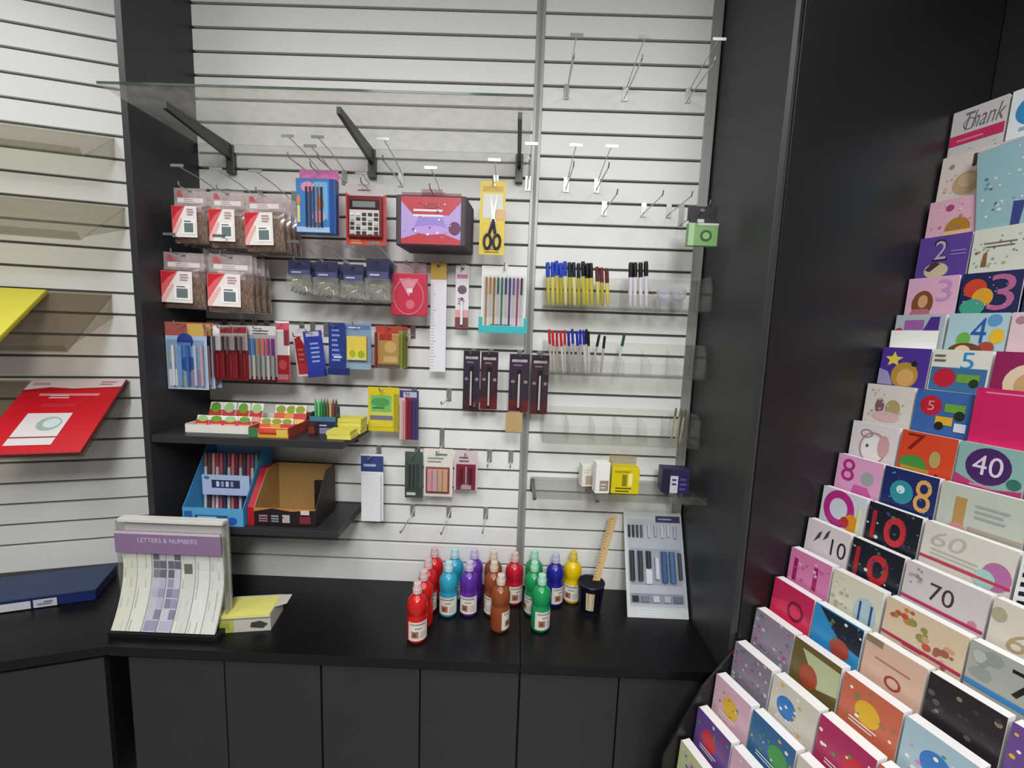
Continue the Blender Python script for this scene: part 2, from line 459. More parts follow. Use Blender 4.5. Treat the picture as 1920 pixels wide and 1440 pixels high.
def on_tilt(t, name, lb, cat, x0, x1, y0, y1, th):
    M = Matrix.Translation(t.location) @ t.rotation_euler.to_matrix().to_4x4()
    o = thing(name, lb, cat, M @ Vector(((x0+x1)/2, y0, 0.0006)), t.rotation_euler)
    return o, x1-x0, y1-y0
o, w, h = on_tilt(t3, 'writing_pad', 'bright yellow pad lying on a tilted acrylic shelf', 'notepad', -0.50, -0.185, -ln3+0.002, -0.012, 0)
MB().box(-w/2, 0, 0, w/2, h, 0.009, mat('c9b62e', 0.6)).build('backing', o)
MB().box(-w/2+.001, .001, 0.009, w/2-.001, h-.001, 0.013, mat('e2d84c', 0.7, var=0.04)).build('top_sheet', o)
o, w, h = on_tilt(t4, 'booklet', 'large red booklet with pale header lying on a tilted acrylic shelf', 'booklet', -0.288, -0.006, -ln4+0.002, -0.004, 0)
MB().box(-w/2, 0, 0, w/2, h, 0.010, mat('9c1420', 0.5)).build('pages', o)
MB().box(-w/2, 0, 0.010, w/2, h, 0.012, mat('cf1626', 0.35)).build('cover', o)
def art_up(parent, shapes, w, h, z, **k):
    before = set(parent.children)
    art(parent, shapes, w, h, 0, **k)
    for a in parent.children:
        if a not in before: a.rotation_euler = (R(-90), 0, 0); a.location = (0, 0, z)
# face-up print: local -y becomes +z after the turn
art_up(o, [('p', [(0, .83), (.5, .85), (1, .88), (1, 1), (0, 1)], 'dccfcd'), ('p', [(0, .83), (.25, .87), (.55, .845), (1, .88), (1, .86), (.5, .83), (0, .80)], 'b00f20'),
           ('lines', 1, .05, .88, .3, .97, 'c99a9c', 3), ('lines', 2, .75, .90, .95, .97, 'b06a70', 3),
           ('r', .2, .74, .82, .775, 'e58a90'), ('lines', 2, .32, .70, .62, .76, 'f0d8d8', 4), ('lines', 2, .3, .58, .66, .63, 'd84552', 2),
           ('p', [(.24, .10), (.68, .10), (.68, .50), (.24, .50)], 'e2dcdc'), ('e', .52, .36, .12, .09, '9fb5b0'), ('e', .54, .37, .08, .06, 'd2dfdb'), ('r', .24, .185, .68, .20, 'a03040')], w, h, 0.0121)

# ================================================================== HOOKS AND HANGING PRODUCTS
def hook(x, zp, ytip, lb, ticket=True, tcol=None, group=None):
    "slatwall hook: plate in the slot, product prong with a turned-up end, ticket wire with a T end"
    k = math.floor((SLOT0-zp+0.004)/SP); zs = slot(k)
    t = thing('display_hook', lb, 'hook', (x, 0, zp), group=group)
    MB().box(-0.009, -0.003, -0.012, 0.009, 0, zs-zp+0.006, CHROME).build('wall_plate', t)
    MB().tube([(0, -0.002, 0), (0, ytip*.5, 0), (0, ytip-0.004, 0.0), (0, ytip-0.010, 0.004), (0, ytip-0.012, 0.013)], 0.0021, CHROME).build('prong', t)
    if ticket:
        zt = min(zs-zp, 0.03)
        MB().tube([(0.004, -0.002, zt), (0.004, ytip*.6, zt+0.020), (0.004, ytip-0.016, zt+0.026)], 0.0016, CHROME).build('ticket_wire', t)
        MB().box(-0.015, ytip-0.019, zt+0.022, 0.023, ytip-0.0165, zt+0.030, CHROME).build('ticket_bar', t)
    if tcol:
        MB().box(-0.024, ytip-0.0215, -0.012, 0.032, ytip-0.0195, zt+0.026, mat(tcol, .7)).build('price_ticket', t)
    return t
def rect(px, Y):
    x0, y0, x1, y1 = px; cx, cy = (x0+x1)/2, (y0+y1)/2
    w = (at(x1, cy, Y)-at(x0, cy, Y)).x; b = at(cx, y1, Y); tp = at(cx, y0, Y)
    return b, w, tp.z-b.z
def hang(name, lb, cat, px, Y, depth=0.012, hooklb=None, group=None, hookticket=False, n=1, gap=0.03, top=0.011, tcol=None, tilt=0, back=0.0):
    b, w, h = rect(px, Y)
    t = thing(name, lb, cat, (b.x, Y, b.z), (0, R(tilt), 0), group=group)
    if hooklb:
        hx = b.x+math.sin(R(tilt))*(h-top)
        hook(hx, b.z+h-top+0.0018, Y-0.02, hooklb, hookticket, tcol)
    return t, w, h
ORD = ['front', 'second', 'third', 'fourth', 'fifth']

# ---- bags of brown bands
BAGP = clear('f8f4f4', 0.14, 0.10, 0.12, 'f0e8e8')
BROWN = mat('6e5034', 0.55, var=0.75, scale=260, bump=0.8, stretch=(1, 1, .3))
def bag_proto(w, h):
    t = thing('bag_of_bands', '', 'bag', (0, 0, 0))
    hh = h*.72; d = 0.026
    def pil(sx, d, z0, z1, mt, n=8, seed=1, j=0.0):
        mb = MB(); rn = random.Random(seed); vs = []; fs = []
        for s_ in (-1, 1):
            for i in range(n+1):
                for k in range(n+1):
                    u, v = i/n, k/n
                    e = (4*u*(1-u))**.45*(4*v*(1-v))**.45 if 0 < u < 1 and 0 < v < 1 else 0
                    vs.append(((u-.5)*sx+rn.uniform(-j, j)*(e > 0), s_*d/2*e+rn.uniform(-j, j)*(e > 0), z0+(z1-z0)*v+rn.uniform(-j, j)*(e > 0)))
        N = (n+1)**2
        for s_ in (0, 1):
            for i in range(n):
                for k in range(n):
                    a = s_*N+i*(n+1)+k; q = (a, a+n+1, a+n+2, a+1)
                    fs.append(q if s_ == 0 else q[::-1])
        return mb.add(vs, fs, mt)
    pil(w*.93, d*.86, 0.004, hh*.80, BROWN, seed=3, j=0.0022, n=10).build('brown_bands', t, (0, d/2, 0), smooth=True)
    pil(w, d, 0, hh, BAGP).build('clear_bag', t, (0, d/2, 0), smooth=True)
    mb = MB(); card_hole(mb, w*.94, h-hh+0.006, 0.5*d-0.0006, 0.5*d+0.0006, clear('f8f2f2', .1, .1, .42, 'f2ecec'))
    o = mb.build('header', t, (0, 0, hh-0.006))
    art(o, [('r', .1, .2, .9, .5, 'e6dada'), ('lines', 2, .3, .24, .75, .48, 'a89e9e', 4), ('p', [(.1, .6), (.28, .6), (.2, .95), (.1, .95)], 'c05560')], w*.94, h-hh, 0.5*d-0.0006)
    a = MB().box(-w*.46, -0.0012, h*.10, w*.26, -0.0002, h*.66, mat('efe6e4', .5)).build('label', t)
    art(a, [('p', [(0, 1), (.55, 1), (.30, .62), (0, .15)], 'e5636a'), ('p', [(.02, .98), (.5, .98), (.22, .80), (.02, .55)], 'c62733'),
            ('p', [(0, .14), (.36, .62), (.42, .55), (.10, 0), (0, 0)], 'f1b9b0'), ('r', .42, .10, .94, .58, 'f7f5f3'), ('r', .50, .16, .86, .46, '8d9a9c'), ('bars', 9, .50, .16, .86, .44, ['4c5a5e', '6a7478']), ('lines', 1, .5, .48, .9, .56, '5c6468', 3), ('lines', 3, .62, .70, .96, .94, 'b99', 3)], w*.72, h*.56, -0.0013, x0=-w*.46, z0=h*.10)
    return t
def bag_row(px, Y, n, where, gap=0.034):
    b, w, h = rect(px, Y)
    pr_ = bag_proto(w, h)
    for i in range(n):
        o = pr_ if i == 0 else copy_tree(pr_)
        o.location = (b.x+random.uniform(-.002, .002), Y+i*gap, b.z+random.uniform(-.001, .001)); o.rotation_euler = (0, R(random.uniform(-1.2, 1.2)), R(random.uniform(-2, 2)))
        o['label'] = '%s bag of brown bands on the %s' % (ORD[i], where); o['group'] = 'bags of brown bands'
    hook(b.x, b.z+h-0.0105+0.002, Y-0.02, 'wire hook carrying the %s bags of brown bands' % where.replace(' hook', ''), True)
bag_row((322, 350, 388, 455), -0.19, 4, 'upper hook beside the divider')
bag_row((391, 356, 458, 464), -0.19, 4, 'upper middle hook')
bag_row((458, 360, 532, 470), -0.19, 4, 'upper hook beside the blue pencil set')
bag_row((300, 472, 382, 578), -0.19, 4, 'lower hook beside the divider')
bag_row((388, 476, 472, 586), -0.19, 4, 'lower hook right of the divider hook')

# ---- blue pencil set
BLU = mat('1f4f96', 0.35); BL = clear('fafafa', 0.1, 0.06)
t, w, h = hang('pencil_set', 'blue and pink hanging pencil set box above the calculator row', 'pencil set', (556, 313, 630, 438), -0.15, hooklb='wire hook carrying the blue and pink pencil set', hookticket=True)
card_hole(MB(), w, h, 0.026, 0.0275, mat('cf6fae', .4)).build('backing_card', t)
MB().box(-w/2, 0, 0.0, w/2, 0.0258, h*.83, BLU).build('carton', t, bevel=0.002)
art(t, [('r', 0, 0, 1, 1, '3f7ec2'), ('r', .55, .25, .95, .95, '6fb2e4'), ('r', 0, 0, 1, .1, 'a9c6e0'), ('e', .72, .55, .12, .14, 'b5764f'), ('e', .68, .30, .2, .12, 'd9a3c0'), ('e', .35, .85, .2, .1, 'e08fbb'), ('r', .03, .18, .12, .5, 'd9d48a'), ('e', .08, .6, .06, .1, 'd08a50')], w*.84, h*.80, -0.0001, x0=-w/2+.001, z0=h*.02)
for i, c in enumerate(['27384f', '5a3c44', '30507a', '8a5a4a', '2a2a38']):
    MB().tube([(-w*.22+i*w*.095, -0.004, h*.10), (-w*.22+i*w*.095, -0.004, h*.70)], 0.0034, mat(c, .35)).tube([(-w*.22+i*w*.095, -0.004, h*.70), (-w*.22+i*w*.095, -0.004, h*.76)], 0.0034, mat('d8b48a', .5), r2=0.0006).build('pencil', t)
art(t, [('e', .5, .3, .5, .35, 'e07fb8')], w*.9, h*.15, 0.0258, z0=h*.84)

# ---- calculator
t, w, h = hang('calculator_pack', 'desk calculator with grey keys in a red hanging pack', 'calculator', (645, 342, 722, 458), -0.10, hooklb='wire hook carrying the calculator pack', hookticket=True)
card_hole(MB(), w, h, 0.016, 0.0175, mat('d9cfd0', .4)).build('backing_card', t)
art(t, [('p', [(0, 0), (1, 0), (1, .84), (.86, .80), (.14, .80), (0, .86)], 'cf4a4e'), ('r', .03, 0, .97, .12, 'd0513f'), ('lines', 2, .12, .02, .5, .1, 'e8c08a', 4), ('lines', 1, .3, .88, .75, .93, '777', 4)], w, h, 0.016)
c = MB().box(-w*.42, 0, h*.115, w*.42, 0.0157, h*.79, mat('7d1a22', .35)).build('calculator_body', t, bevel=0.003)
MB().box(-w*.36, -0.0012, h*.155, w*.36, -0.0001, h*.56, mat('d8d2d0', .4)).build('key_panel', t)
MB().box(-w*.36, -0.002, h*.575, w*.36, -0.0001, h*.72, mat('3a1c22', .3)).build('screen_bezel', t)
MB().box(-w*.28, -0.003, h*.60, w*.27, -0.0021, h*.695, mat('8a928c', .15)).build('screen', t)
kk = {}
for r_ in range(5):
    for q in range(5):
        col = '35353a' if (r_+q) % 3 or r_ == 4 else 'c8c4c2'
        if r_ == 4 and q < 2: col = 'e9e6e2'
        zc = h*(.185+.075*r_); xc = w*(-.29+.145*q)
        if col not in kk:
            kk[col] = MB().box(-w*.048, -0.0045, -h*.022, w*.048, -0.0013, h*.022, mat(col, .4)).build('key', t, (xc, 0, zc))
        else:
            o = kk[col].copy(); COL.objects.link(o); o.location = (xc, 0, zc)

# ---- pencil cases
def case_proto(w, h):
    t = thing('pencil_case', '', 'pencil case')
    hh = h*.88
    MB().box(-w*.5, 0, 0, w*.5, 0.026, hh, mat('453a46', .5)).build('body', t, bevel=0.006)
    art(t, [('r', 0, 0, 1, 1, 'c23a45'), ('p', [(0, .1), (.5, .32), (1, .1), (1, .9), (.8, .62), (.2, .62), (0, .9)], 'b7a0dc'), ('p', [(.2, .30), (.8, .30), (.66, .62), (.3, .62)], '9c86d2'), ('lines', 2, .2, .56, .75, .78, 'e8e0f2', 5), ('e', .5, .82, .13, .07, 'a33b3a'), ('e', .5, .3, .3, .1, 'c59ae0'), ('e', .9, .35, .1, .14, '6b2f52'), ('dots', 20, .05, .1, .95, .9, .02, ['e7d8f0', 'd78ac0', '7a4aa0'], 5)], w*.84, hh*.92, -0.0005, z0=hh*.04)
    MB().box(-w*.42, 0.006, hh+0.0003, w*.42, 0.012, hh+0.008, clear('f0dde0', .08, .1, .3, 'd8a0a8')).build('zip_strip', t)
    card_hole(MB(), w*.3, h-hh, 0.0125, 0.0137, clear('f0e6e8', .08, .1, .3, 'e0c8cc')).build('hanger', t, (0, 0, hh))
    return t
b, w, h = rect((741, 352, 874, 462), -0.17)
cp = case_proto(w, h)
for i in range(5):
    o = cp if i == 0 else copy_tree(cp)
    o.location = (b.x+i*.002, -0.17+i*.028, b.z); o['label'] = '%s red and purple pencil case hanging between calculator and scissors' % ORD[i]; o['group'] = 'red and purple pencil cases'
hook(b.x, b.z+h-.011+.002, -0.185, 'wire hook carrying the red and purple pencil cases', True)

# ---- scissors
t, w, h = hang('scissors_pack', 'dark handled scissors mounted on a yellow hanging card', 'scissors', (896, 338, 946, 477), -0.14, hooklb='wire hook carrying the scissors card', hookticket=True)
card_hole(MB(), w*.95, h, 0.006, 0.0072, mat('e3c63a', .4)).build('backing_card', t)
art(t, [('r', .1, .86, .9, .93, 'c9a21c'), ('r', .12, .5, .9, .83, 'd6d6d2'), ('r', .55, .48, .98, .62, 'd9ae70'), ('lines', 2, .2, .02, .8, .10, '8a7420', 2)], w*.95, h, 0.006)
sc = MB(); sc.prism([(-0.004, h*.45), (0.006, h*.45), (0.014, h*.80)], 0.0, 0.0025, mat('c9cccf', .25, .9)); sc.prism([(0.000, h*.45), (0.010, h*.45), (-0.008, h*.82)], 0.003, 0.0055, mat('c9cccf', .25, .9)); sc.build('blades', t)
for s_, cx in ((-1, -0.014), (1, 0.016)):
    pts = [(cx+0.011*math.cos(a)*1.0, 0.001, h*.18+0.022*math.sin(a)) for a in [i*math.pi/8 for i in range(17)]]
    MB().tube(pts, 0.0042, mat('32324a', .4)).tube([(cx*.6, 0.001, h*.30), (s_*-0.001+.003, 0.001, h*.48)], 0.005, mat('32324a', .4)).build('handle', t, smooth=True)

# ---- clip packs
def clip_proto(w, h):
    t = thing('clip_pack', '', 'clip pack')
    card_hole(MB(), w*.9, h*.52, 0.008, 0.009, mat('2b2e4e', .4)).build('header_card', t, (0, 0, h*.48))
    art(t, [('r', .05, .1, .95, .4, '4d5078'), ('lines', 1, .15, .18, .75, .34, 'c8c8d8', 3)], w*.9, h*.52, 0.008, z0=h*.48)
    MB().box(-w*.48, 0, 0, w*.48, 0.0078, h*.52, clear('fafaf8', .14, .08, .16, 'f2f2f0')).build('clear_pouch', t)
    rn = random.Random(4); mb = MB()
    for i in range(16):
        x, z = rn.uniform(-w*.38, w*.38), rn.uniform(h*.05, h*.42); a = rn.uniform(0, 3.1)
        dx, dz = 0.009*math.cos(a), 0.009*math.sin(a)
        mb.tube([(x-dx, 0.004, z-dz), (x+dx, 0.0035, z+dz)], 0.0017, mat(['b4b4ae', '6f6f6c', 'd4d4ce', 'd8d4a0'][i % 4], .3, .8), n=5)
    mb.build('metal_clips', t, kind='stuff')
    return t
for j, px in enumerate([(537, 486, 585, 546), (588, 490, 636, 553), (640, 495, 683, 559), (682, 484, 731, 562)]):
    b, w, h = rect(px, -0.16); pr_ = clip_proto(w, h)
    nm = ['leftmost', 'second from left', 'third from left', 'rightmost'][j]
    for i in range(4):
        o = pr_ if i == 0 else copy_tree(pr_)
        o.location = (b.x+random.uniform(-.003, .003), -0.16+i*.026, b.z-.002*i); o.rotation_euler = (0, 0, R(random.uniform(-4, 4)))
        o['label'] = '%s navy-topped clip pouch on the %s clip hook' % (ORD[i], nm); o['group'] = 'pouches of metal clips'
    hook(b.x, b.z+h-.011+.002, -0.18, 'wire hook carrying the %s pouches of metal clips' % nm, True)

# ---- pink pouch, ruler, slim pack, pen set
t, w, h = hang('pink_pouch', 'pink zip pouch hanging left of the white ruler', 'pouch', (731, 492, 801, 592), -0.10, hooklb='wire hook carrying the pink pouch')
MB().prism([(-w*.5, h*.06), (-w*.42, 0), (w*.46, 0), (w*.5, h*.06), (w*.48, h*.80), (-w*.44, h*.80)], 0, 0.018, mat('c8344e', .35, bump=.2)).build('pouch_body', t, bevel=0.003)
card_hole(MB(), w*.9, h*.2, 0.008, 0.0095, clear('f4e8ec', .1, .1, .3, 'e8cdd6')).build('header', t, (0, 0, h*.80))
art(t, [('p', [(.2, .9), (.8, .9), (.5, .45)], 'e08fa2'), ('r', .45, .55, .62, .66, 'f0d8de'), ('e', .55, .25, .14, .12, 'dc6b80'), ('o', .5, .45, .48, .47, .06, 'e07a90')], w*.86, h*.74, -0.0005, z0=h*.03)
t, w, h = hang('ruler', 'long white plastic ruler with gold header hanging beside the pink pouch', 'ruler', (805, 492, 835, 697), -0.06, hooklb='wire hook carrying the white ruler')
MB().box(-w*.5, 0, 0, w*.5, 0.003, h*.86, mat('e9e7ee', .25)).build('ruler_blade', t, bevel=0.0006)
art(t, [('bars', 40, 0, 0, .0, .0, ['999'])]+[('r', .03, i/30, .25 if i % 5 else .38, i/30+.004, 'a9a6b4') for i in range(1, 29)], w, h*.86, 0)
card_hole(MB(), w*.98, h*.15, -0.0015, 0.0045, mat('c6a24a', .35, .3)).build('gold_header', t, (0, 0, h*.85))
t, w, h = hang('glue_pen_pack', 'slim white and red pack hanging between the white ruler and the pen set', 'pack', (852, 497, 877, 616), -0.06, hooklb='wire hook carrying the slim white and red pack')
card_hole(MB(), w, h, 0.008, 0.009, mat('e6dfe4', .4)).build('backing_card', t)
art(t, [('r', 0, 0, 1, .2, '7a4648'), ('r', 0, .18, 1, .3, 'e3a0a4'), ('e', .5, .62, .34, .07, '6a5866'), ('r', .1, .8, .9, .86, 'c47a98'), ('lines', 3, .2, .38, .8, .5, '777080', 3)], w, h, 0.008)
MB().tube([(0, 0.003, h*.06), (0, 0.003, h*.44)], 0.005, mat('f0eef2', .3), n=10).tube([(0, 0.003, h*.44), (0, 0.003, h*.5)], 0.005, mat('6b3038', .3), n=10, r2=.002).build('pen', t, smooth=True)
t, w, h = hang('pen_set', 'row of slim coloured pens in a white pack with turquoise tray', 'pen set', (896, 498, 988, 625), -0.10, hooklb='wire hook carrying the turquoise pen set')
card_hole(MB(), w*.92, h, 0.013, 0.0145, mat('eceae8', .4)).build('backing_card', t)
MB().box(-w*.5, 0, 0, w*.5, 0.0128, h*.11, mat('35b7bb', .35)).box(-w*.5, 0, h*.11, -w*.43, 0.0128, h*.24, mat('35b7bb', .35)).box(w*.43, 0, h*.11, w*.5, 0.0128, h*.24, mat('35b7bb', .35)).build('turquoise_tray', t, bevel=0.001)
art(t, [('lines', 1, .2, .2, .9, .75, '2c6f80', 3)], w*.86, h*.08, -0.0003, z0=h*.09)
for i, c in enumerate(['b98a5a', 'd08a4c', '9c7a3a', '2f6f62', '37806f', '2f3f7a', '4a3a88', '7d5aa0', '9c4f88', '4a3a46']):
    x = w*(-.36+.08*i)
    MB().tube([(x, 0.006, h*.115), (x, 0.006, h*.58)], 0.0032, mat('d9cfd0' if i % 2 else c, .3), n=8).tube([(x, 0.006, h*.58), (x, 0.006, h*.83)], 0.0036, mat(c, .3), n=8).build('pen', t, smooth=True)
MB().box(-w*.43, 0.0, h*.24, w*.43, 0.0008, h*.86, clear('fafafa', .1, .05)).build('clear_window', t)

# ---- generic blister card
def blister(name, lb, cat, px, Y, base, shapes, hooklb, depth=0.012, bub=None, tilt=0, group=None, n=1, gap=.03, tcol=None, ticket=False, window=True):
    t, w, h = hang(name, lb, cat, px, Y, hooklb=hooklb, tilt=tilt, group=group, hookticket=ticket, tcol=tcol)
    card_hole(MB(), w, h, depth, depth+0.0012, mat(base, .4), hw=min(.012, w*.5)).build('backing_card', t)
    art(t, shapes, w, h, depth)
    if bub:
        a, b_, c, d = bub
        MB().box(-w/2+a*w, 0, b_*h, -w/2+c*w, depth-0.0016, d*h, clear('f6f6f6', .1, .07)).build('blister', t)
    return t, w, h
def stack(t, n, gap, lbs, group):
    for i in range(1, n):
        o = copy_tree(t); o.location = t.location+Vector((random.uniform(-.002, .002), gap*i, 0)); o['label'] = lbs % ORD[i]; o['group'] = group
    t['label'] = lbs % ORD[0]; t['group'] = group
def rods(t, w, h, xs, cols, z0, z1, r, y, cap=None, nm='pen'):
    for i, x in enumerate(xs):
        mb = MB().tube([(x*w, y, z0*h), (x*w, y, z1*h)], r, mat(cols[i % len(cols)], .35), n=8)
        if cap: mb.tube([(x*w, y, z1*h), (x*w, y, cap[1]*h)], r*1.08, mat(cap[0][i % len(cap[0])], .35), n=8)
        mb.build(nm, t, smooth=True)

# row of packs at mid height
t, w, h = blister('gel_pen_pack', '', 'pen pack', (309, 604, 386, 731), -0.20, 'c8d4e4', [('r', 0, .8, 1, 1, 'a85a50'), ('r', .55, .74, .95, .98, 'c9a552'), ('r', .02, .02, .98, .8, '9fb8d6'), ('e', .48, .72, .2, .12, '2d3f8c'), ('r', .3, .35, .62, .7, '5b8fcf'), ('e', .55, .38, .2, .12, '3a5fa8'), ('r', .05, .05, .25, .3, 'e6e6ec'), ('r', .1, .4, .22, .6, 'd0c08a'), ('r', .6, .05, .85, .3, '9c86a0'), ('e', .45, .12, .12, .08, '9aa88a')], 'wire hook carrying the blue patterned packs beside the divider', bub=(.06, .05, .94, .74), depth=.014)
rods(t, w, h, [-.3, -.12, .06, .24, .4], ['e2e4ee', '6f9fd8', '3f66b4', 'b9c8e0', 'c9a9b4'], .06, .66, .0042, .007)
stack(t, 3, .03, '%s blue patterned pen pack hanging lowest beside the divider', 'blue patterned pen packs')
for j, px in enumerate([(386, 610, 412, 713), (411, 610, 437, 713), (435, 610, 463, 714)]):
    t, w, h = blister('red_pen_pack', '', 'pen pack', px, -0.165, '6e1420', [('r', 0, .55, 1, 1, 'a89a9c' if j else 'ddd3d8'), ('r', .05, .86, .95, .97, '8c2a34' if j else 'e8e4ea'), ('r', 0, 0, 1, .5, '7d1420'), ('bars', 3, .1, .05, .9, .48, ['9c2430', '5c0e18', 'a33038']), ('r', 0, .02, .2, .5, 'd8d0c8' if j == 0 else '8c1c28')], 'wire hook carrying the %s dark red pen packs' % ['leftmost', 'middle', 'rightmost'][j], bub=(.1, .03, .9, .82), depth=.011)
    rods(t, w, h, [-.22, .1], ['8c1a26', '6c1420'], .06, .5, .0035, .006, (['3c2a2c', '5a4a4c'], .80))
    stack(t, 2, .03, '%s slim dark red pen pack on the ' + ['leftmost', 'middle', 'rightmost'][j]+' of three red pen hooks', 'dark red pen packs')
t, w, h = blister('marker_pack', '', 'marker pack', (461, 611, 517, 717), -0.15, 'cfc4cc', [('r', 0, 0, 1, .1, '6b1a24'), ('r', .02, .1, .98, .46, '9c9c96'), ('r', 0, .84, 1, 1, 'd8d2d0'), ('lines', 2, .2, .84, .8, .94, '55555a', 5)], 'wire hook carrying the multicoloured marker packs', bub=(.03, .03, .97, .84), depth=.013)
rods(t, w, h, [-.4, -.24, -.08, .08, .24, .4], ['a9a9a4', 'bdbab4', '8f9290', 'a4a8a8', 'c2bcc0', '9a9a9c'], .05, .48, .0046, .0065, (['3a6fb2', '3f7fae', 'b07a4a', 'c9705a', 'b03a86', '6b2f78'], .78), nm='marker')
stack(t, 2, .035, '%s pack of multicoloured markers left of the tall red and white pack', 'multicoloured marker packs')
t, w, h = blister('red_marker_pack', 'tall red and white pack right of the multicoloured markers', 'marker pack', (515, 602, 541, 716), -0.145, 'eee6e8', [('r', 0, .86, 1, .97, 'd05a68'), ('r', .6, .6, 1, .86, '9c3a44'), ('r', 0, 0, 1, .44, 'a81e2c'), ('e', .5, .28, .3, .08, 'd04a54'), ('r', .1, .03, .9, .12, 'c88088')], 'wire hook carrying the tall red and white pack', bub=(.1, .04, .9, .84))
t, w, h = blister('slim_red_pack', 'slim tilted red pack left of the two blue packs', 'pack', (555, 626, 580, 706), -0.11, 'e6d4d4', [('p', [(.1, .3), (.9, .05), (.95, .6), (.5, .95), (.1, .9)], 'b0242e'), ('r', .12, .05, .9, .3, 'c8303c'), ('lines', 3, .25, .35, .8, .7, 'd86a70', 3)], 'wire hook carrying the slim red pack', tilt=-6, bub=(.1, .05, .9, .8))
t, w, h = blister('slim_blue_pack', 'tilted slim blue pack left of the upright blue one', 'pack', (576, 620, 611, 707), -0.12, '2f3f9c', [('r', 0, 0, 1, .82, '2a3a96'), ('r', .15, .88, .85, .98, 'b9b6cc'), ('lines', 5, .3, .3, .8, .78, '8f9cd8', 5), ('r', 0, 0, .3, .1, '242e80')], 'wire hook carrying the tilted slim blue pack', tilt=-7)
MB().box(-w*.45, 0.0, 0, w*.45, 0.0118, h*.16, mat('27348e', .4)).build('base_carton', t, bevel=.001)
t, w, h = blister('slim_blue_pack', 'upright slim blue pack with long foot beside the yellow pad card', 'pack', (614, 606, 645, 703), -0.12, '26387e', [('r', 0, .0, 1, 1, '25397f'), ('lines', 7, .2, .25, .75, .92, '7d90d0', 6), ('r', .3, .33, .8, .36, 'd8dcf0')], 'wire hook carrying the upright slim blue pack')
MB().box(-w*.5, 0.0, 0, w*.78, 0.0118, h*.14, mat('1c2a6a', .4)).build('base_carton', t, bevel=.001)
t, w, h = blister('sticky_note_card', 'blue hanging card holding a yellow sticky note pad', 'note pack', (643, 606, 694, 693), -0.105, '8397b8', [('r', .05, .86, .95, .96, '5a78a8'), ('r', 0, 0, 1, .14, '8fa9bc'), ('lines', 1, .15, .88, .8, .94, 'd8e0ea', 4)], 'wire hook carrying the blue card with yellow notes')
p_ = MB().box(-w*.36, 0.001, h*.2, w*.36, 0.0115, h*.72, mat('dcc24e', .6)).build('yellow_pad', t, bevel=.0008)
art(t, [('r', .06, .08, .94, .45, 'e0d040'), ('e', .3, .28, .16, .16, 'a8b030'), ('e', .74, .26, .18, .16, '9caa30'), ('r', .1, .02, .9, .1, 'c8d0a0')], w*.72, h*.52, 0.001, z0=h*.2)
t, w, h = blister('gold_craft_pack', '', 'craft pack', (702, 611, 753, 691), -0.13, 'a8402c', [('r', 0, 0, 1, .82, 'd0a058'), ('r', .05, .66, .6, .9, 'c23c30'), ('r', .86, .02, 1, .9, '7c8a3c'), ('e', .55, .5, .22, .14, 'e8c07a'), ('r', .3, .14, .8, .28, 'e8c488'), ('r', .1, .0, .9, .1, '6a5a4a'), ('r', 0, .3, .14, .82, 'b09a50')], 'wire hook carrying the red and gold craft packs', bub=(.06, .04, .94, .8))
MB().box(-w*.5, 0.0, 0, -w*.42, 0.0118, h*.84, mat('7c2430', .4)).build('side_flap', t)
stack(t, 3, .03, '%s red and gold craft pack right of the yellow pad card', 'red and gold craft packs')
for j, (px, c1, c2) in enumerate([((866, 658, 897, 769), '2a2540', '4a1a2c'), ((899, 660, 931, 769), '3a1a28', '6b1420'), ((952, 664, 990, 773), '331f38', '6b1a28'), ((993, 666, 1026, 778), '3c2030', '5a1826')]):
    lbs = ['dark blue-black marker pack with red foot, leftmost of four dark packs', 'dark red-black marker pack, second of four dark packs', 'dark marker pack with bright tip, third of four dark packs', 'dark maroon marker pack, rightmost of four dark packs']
    hk = ['leftmost', 'second', 'third', 'rightmost']
    t, w, h = blister('dark_marker_pack', lbs[j], 'marker pack', px, -0.085, c1, [('r', 0, 0, 1, .2, c2), ('r', .02, .86, .98, .98, '241a26'), ('r', .12, .86, .88, .905, 'b8a8b4'), ('lines', 1, .2, .78, .8, .84, '8a7484', 3), ('e', .2, .52, .1, .03, 'a8989c'), ('e', .82, .52, .1, .03, 'a8989c'), ('r', .08, .25, .4, .5, '2c2430')], 'wire hook carrying the %s dark marker pack' % hk[j], depth=.016, bub=(.16, .05, .84, .80))
    rods(t, w, h, [0.0], [c2, ][:1], .06, .40, .0062, .008, (['1d1a24'], .74), nm='marker')
    MB().box(-w*.05, .0012, h*.08, w*.05, .0016, h*.66, mat('cfc6cc', .2)).build('highlight_strip', t)

# lower hanging packs
t, w, h = blister('yellow_note_pack', 'bright yellow and green pack hanging above the shelf end', 'note pack', (688, 727, 746, 810), -0.09, 'd8c21c', [('r', .06, .1, .8, .82, 'c9cf5a'), ('r', .08, .44, .76, .82, '79b868'), ('e', .4, .66, .3, .1, '4f9a58'), ('lines', 1, .15, .5, .7, .58, '2f6f3f', 3), ('r', .06, .26, .8, .36, '7a7088'), ('r', .06, .1, .8, .24, 'd6c93a'), ('r', .84, 0, 1, .86, 'a89a20')], 'wire hook carrying the bright yellow pack', tcol=None)
t, w, h = blister('purple_pencil_pack', 'narrow purple and red pencil pack beside the bright yellow pack', 'pencil pack', (747, 733, 783, 826), -0.09, '4a3a66', [('r', 0, .0, .3, .85, 'd8b4b4'), ('r', .3, 0, .62, .85, '8c2438'), ('r', .2, .86, .9, .97, 'b4b4d0')], 'wire hook carrying the narrow purple pack')
rods(t, w, h, [-.3, -.1, .1, .3], ['c9a0a0', '9a2a3c', '7a2040', '4a3a78'], .04, .8, .0036, .007, nm='pencil')
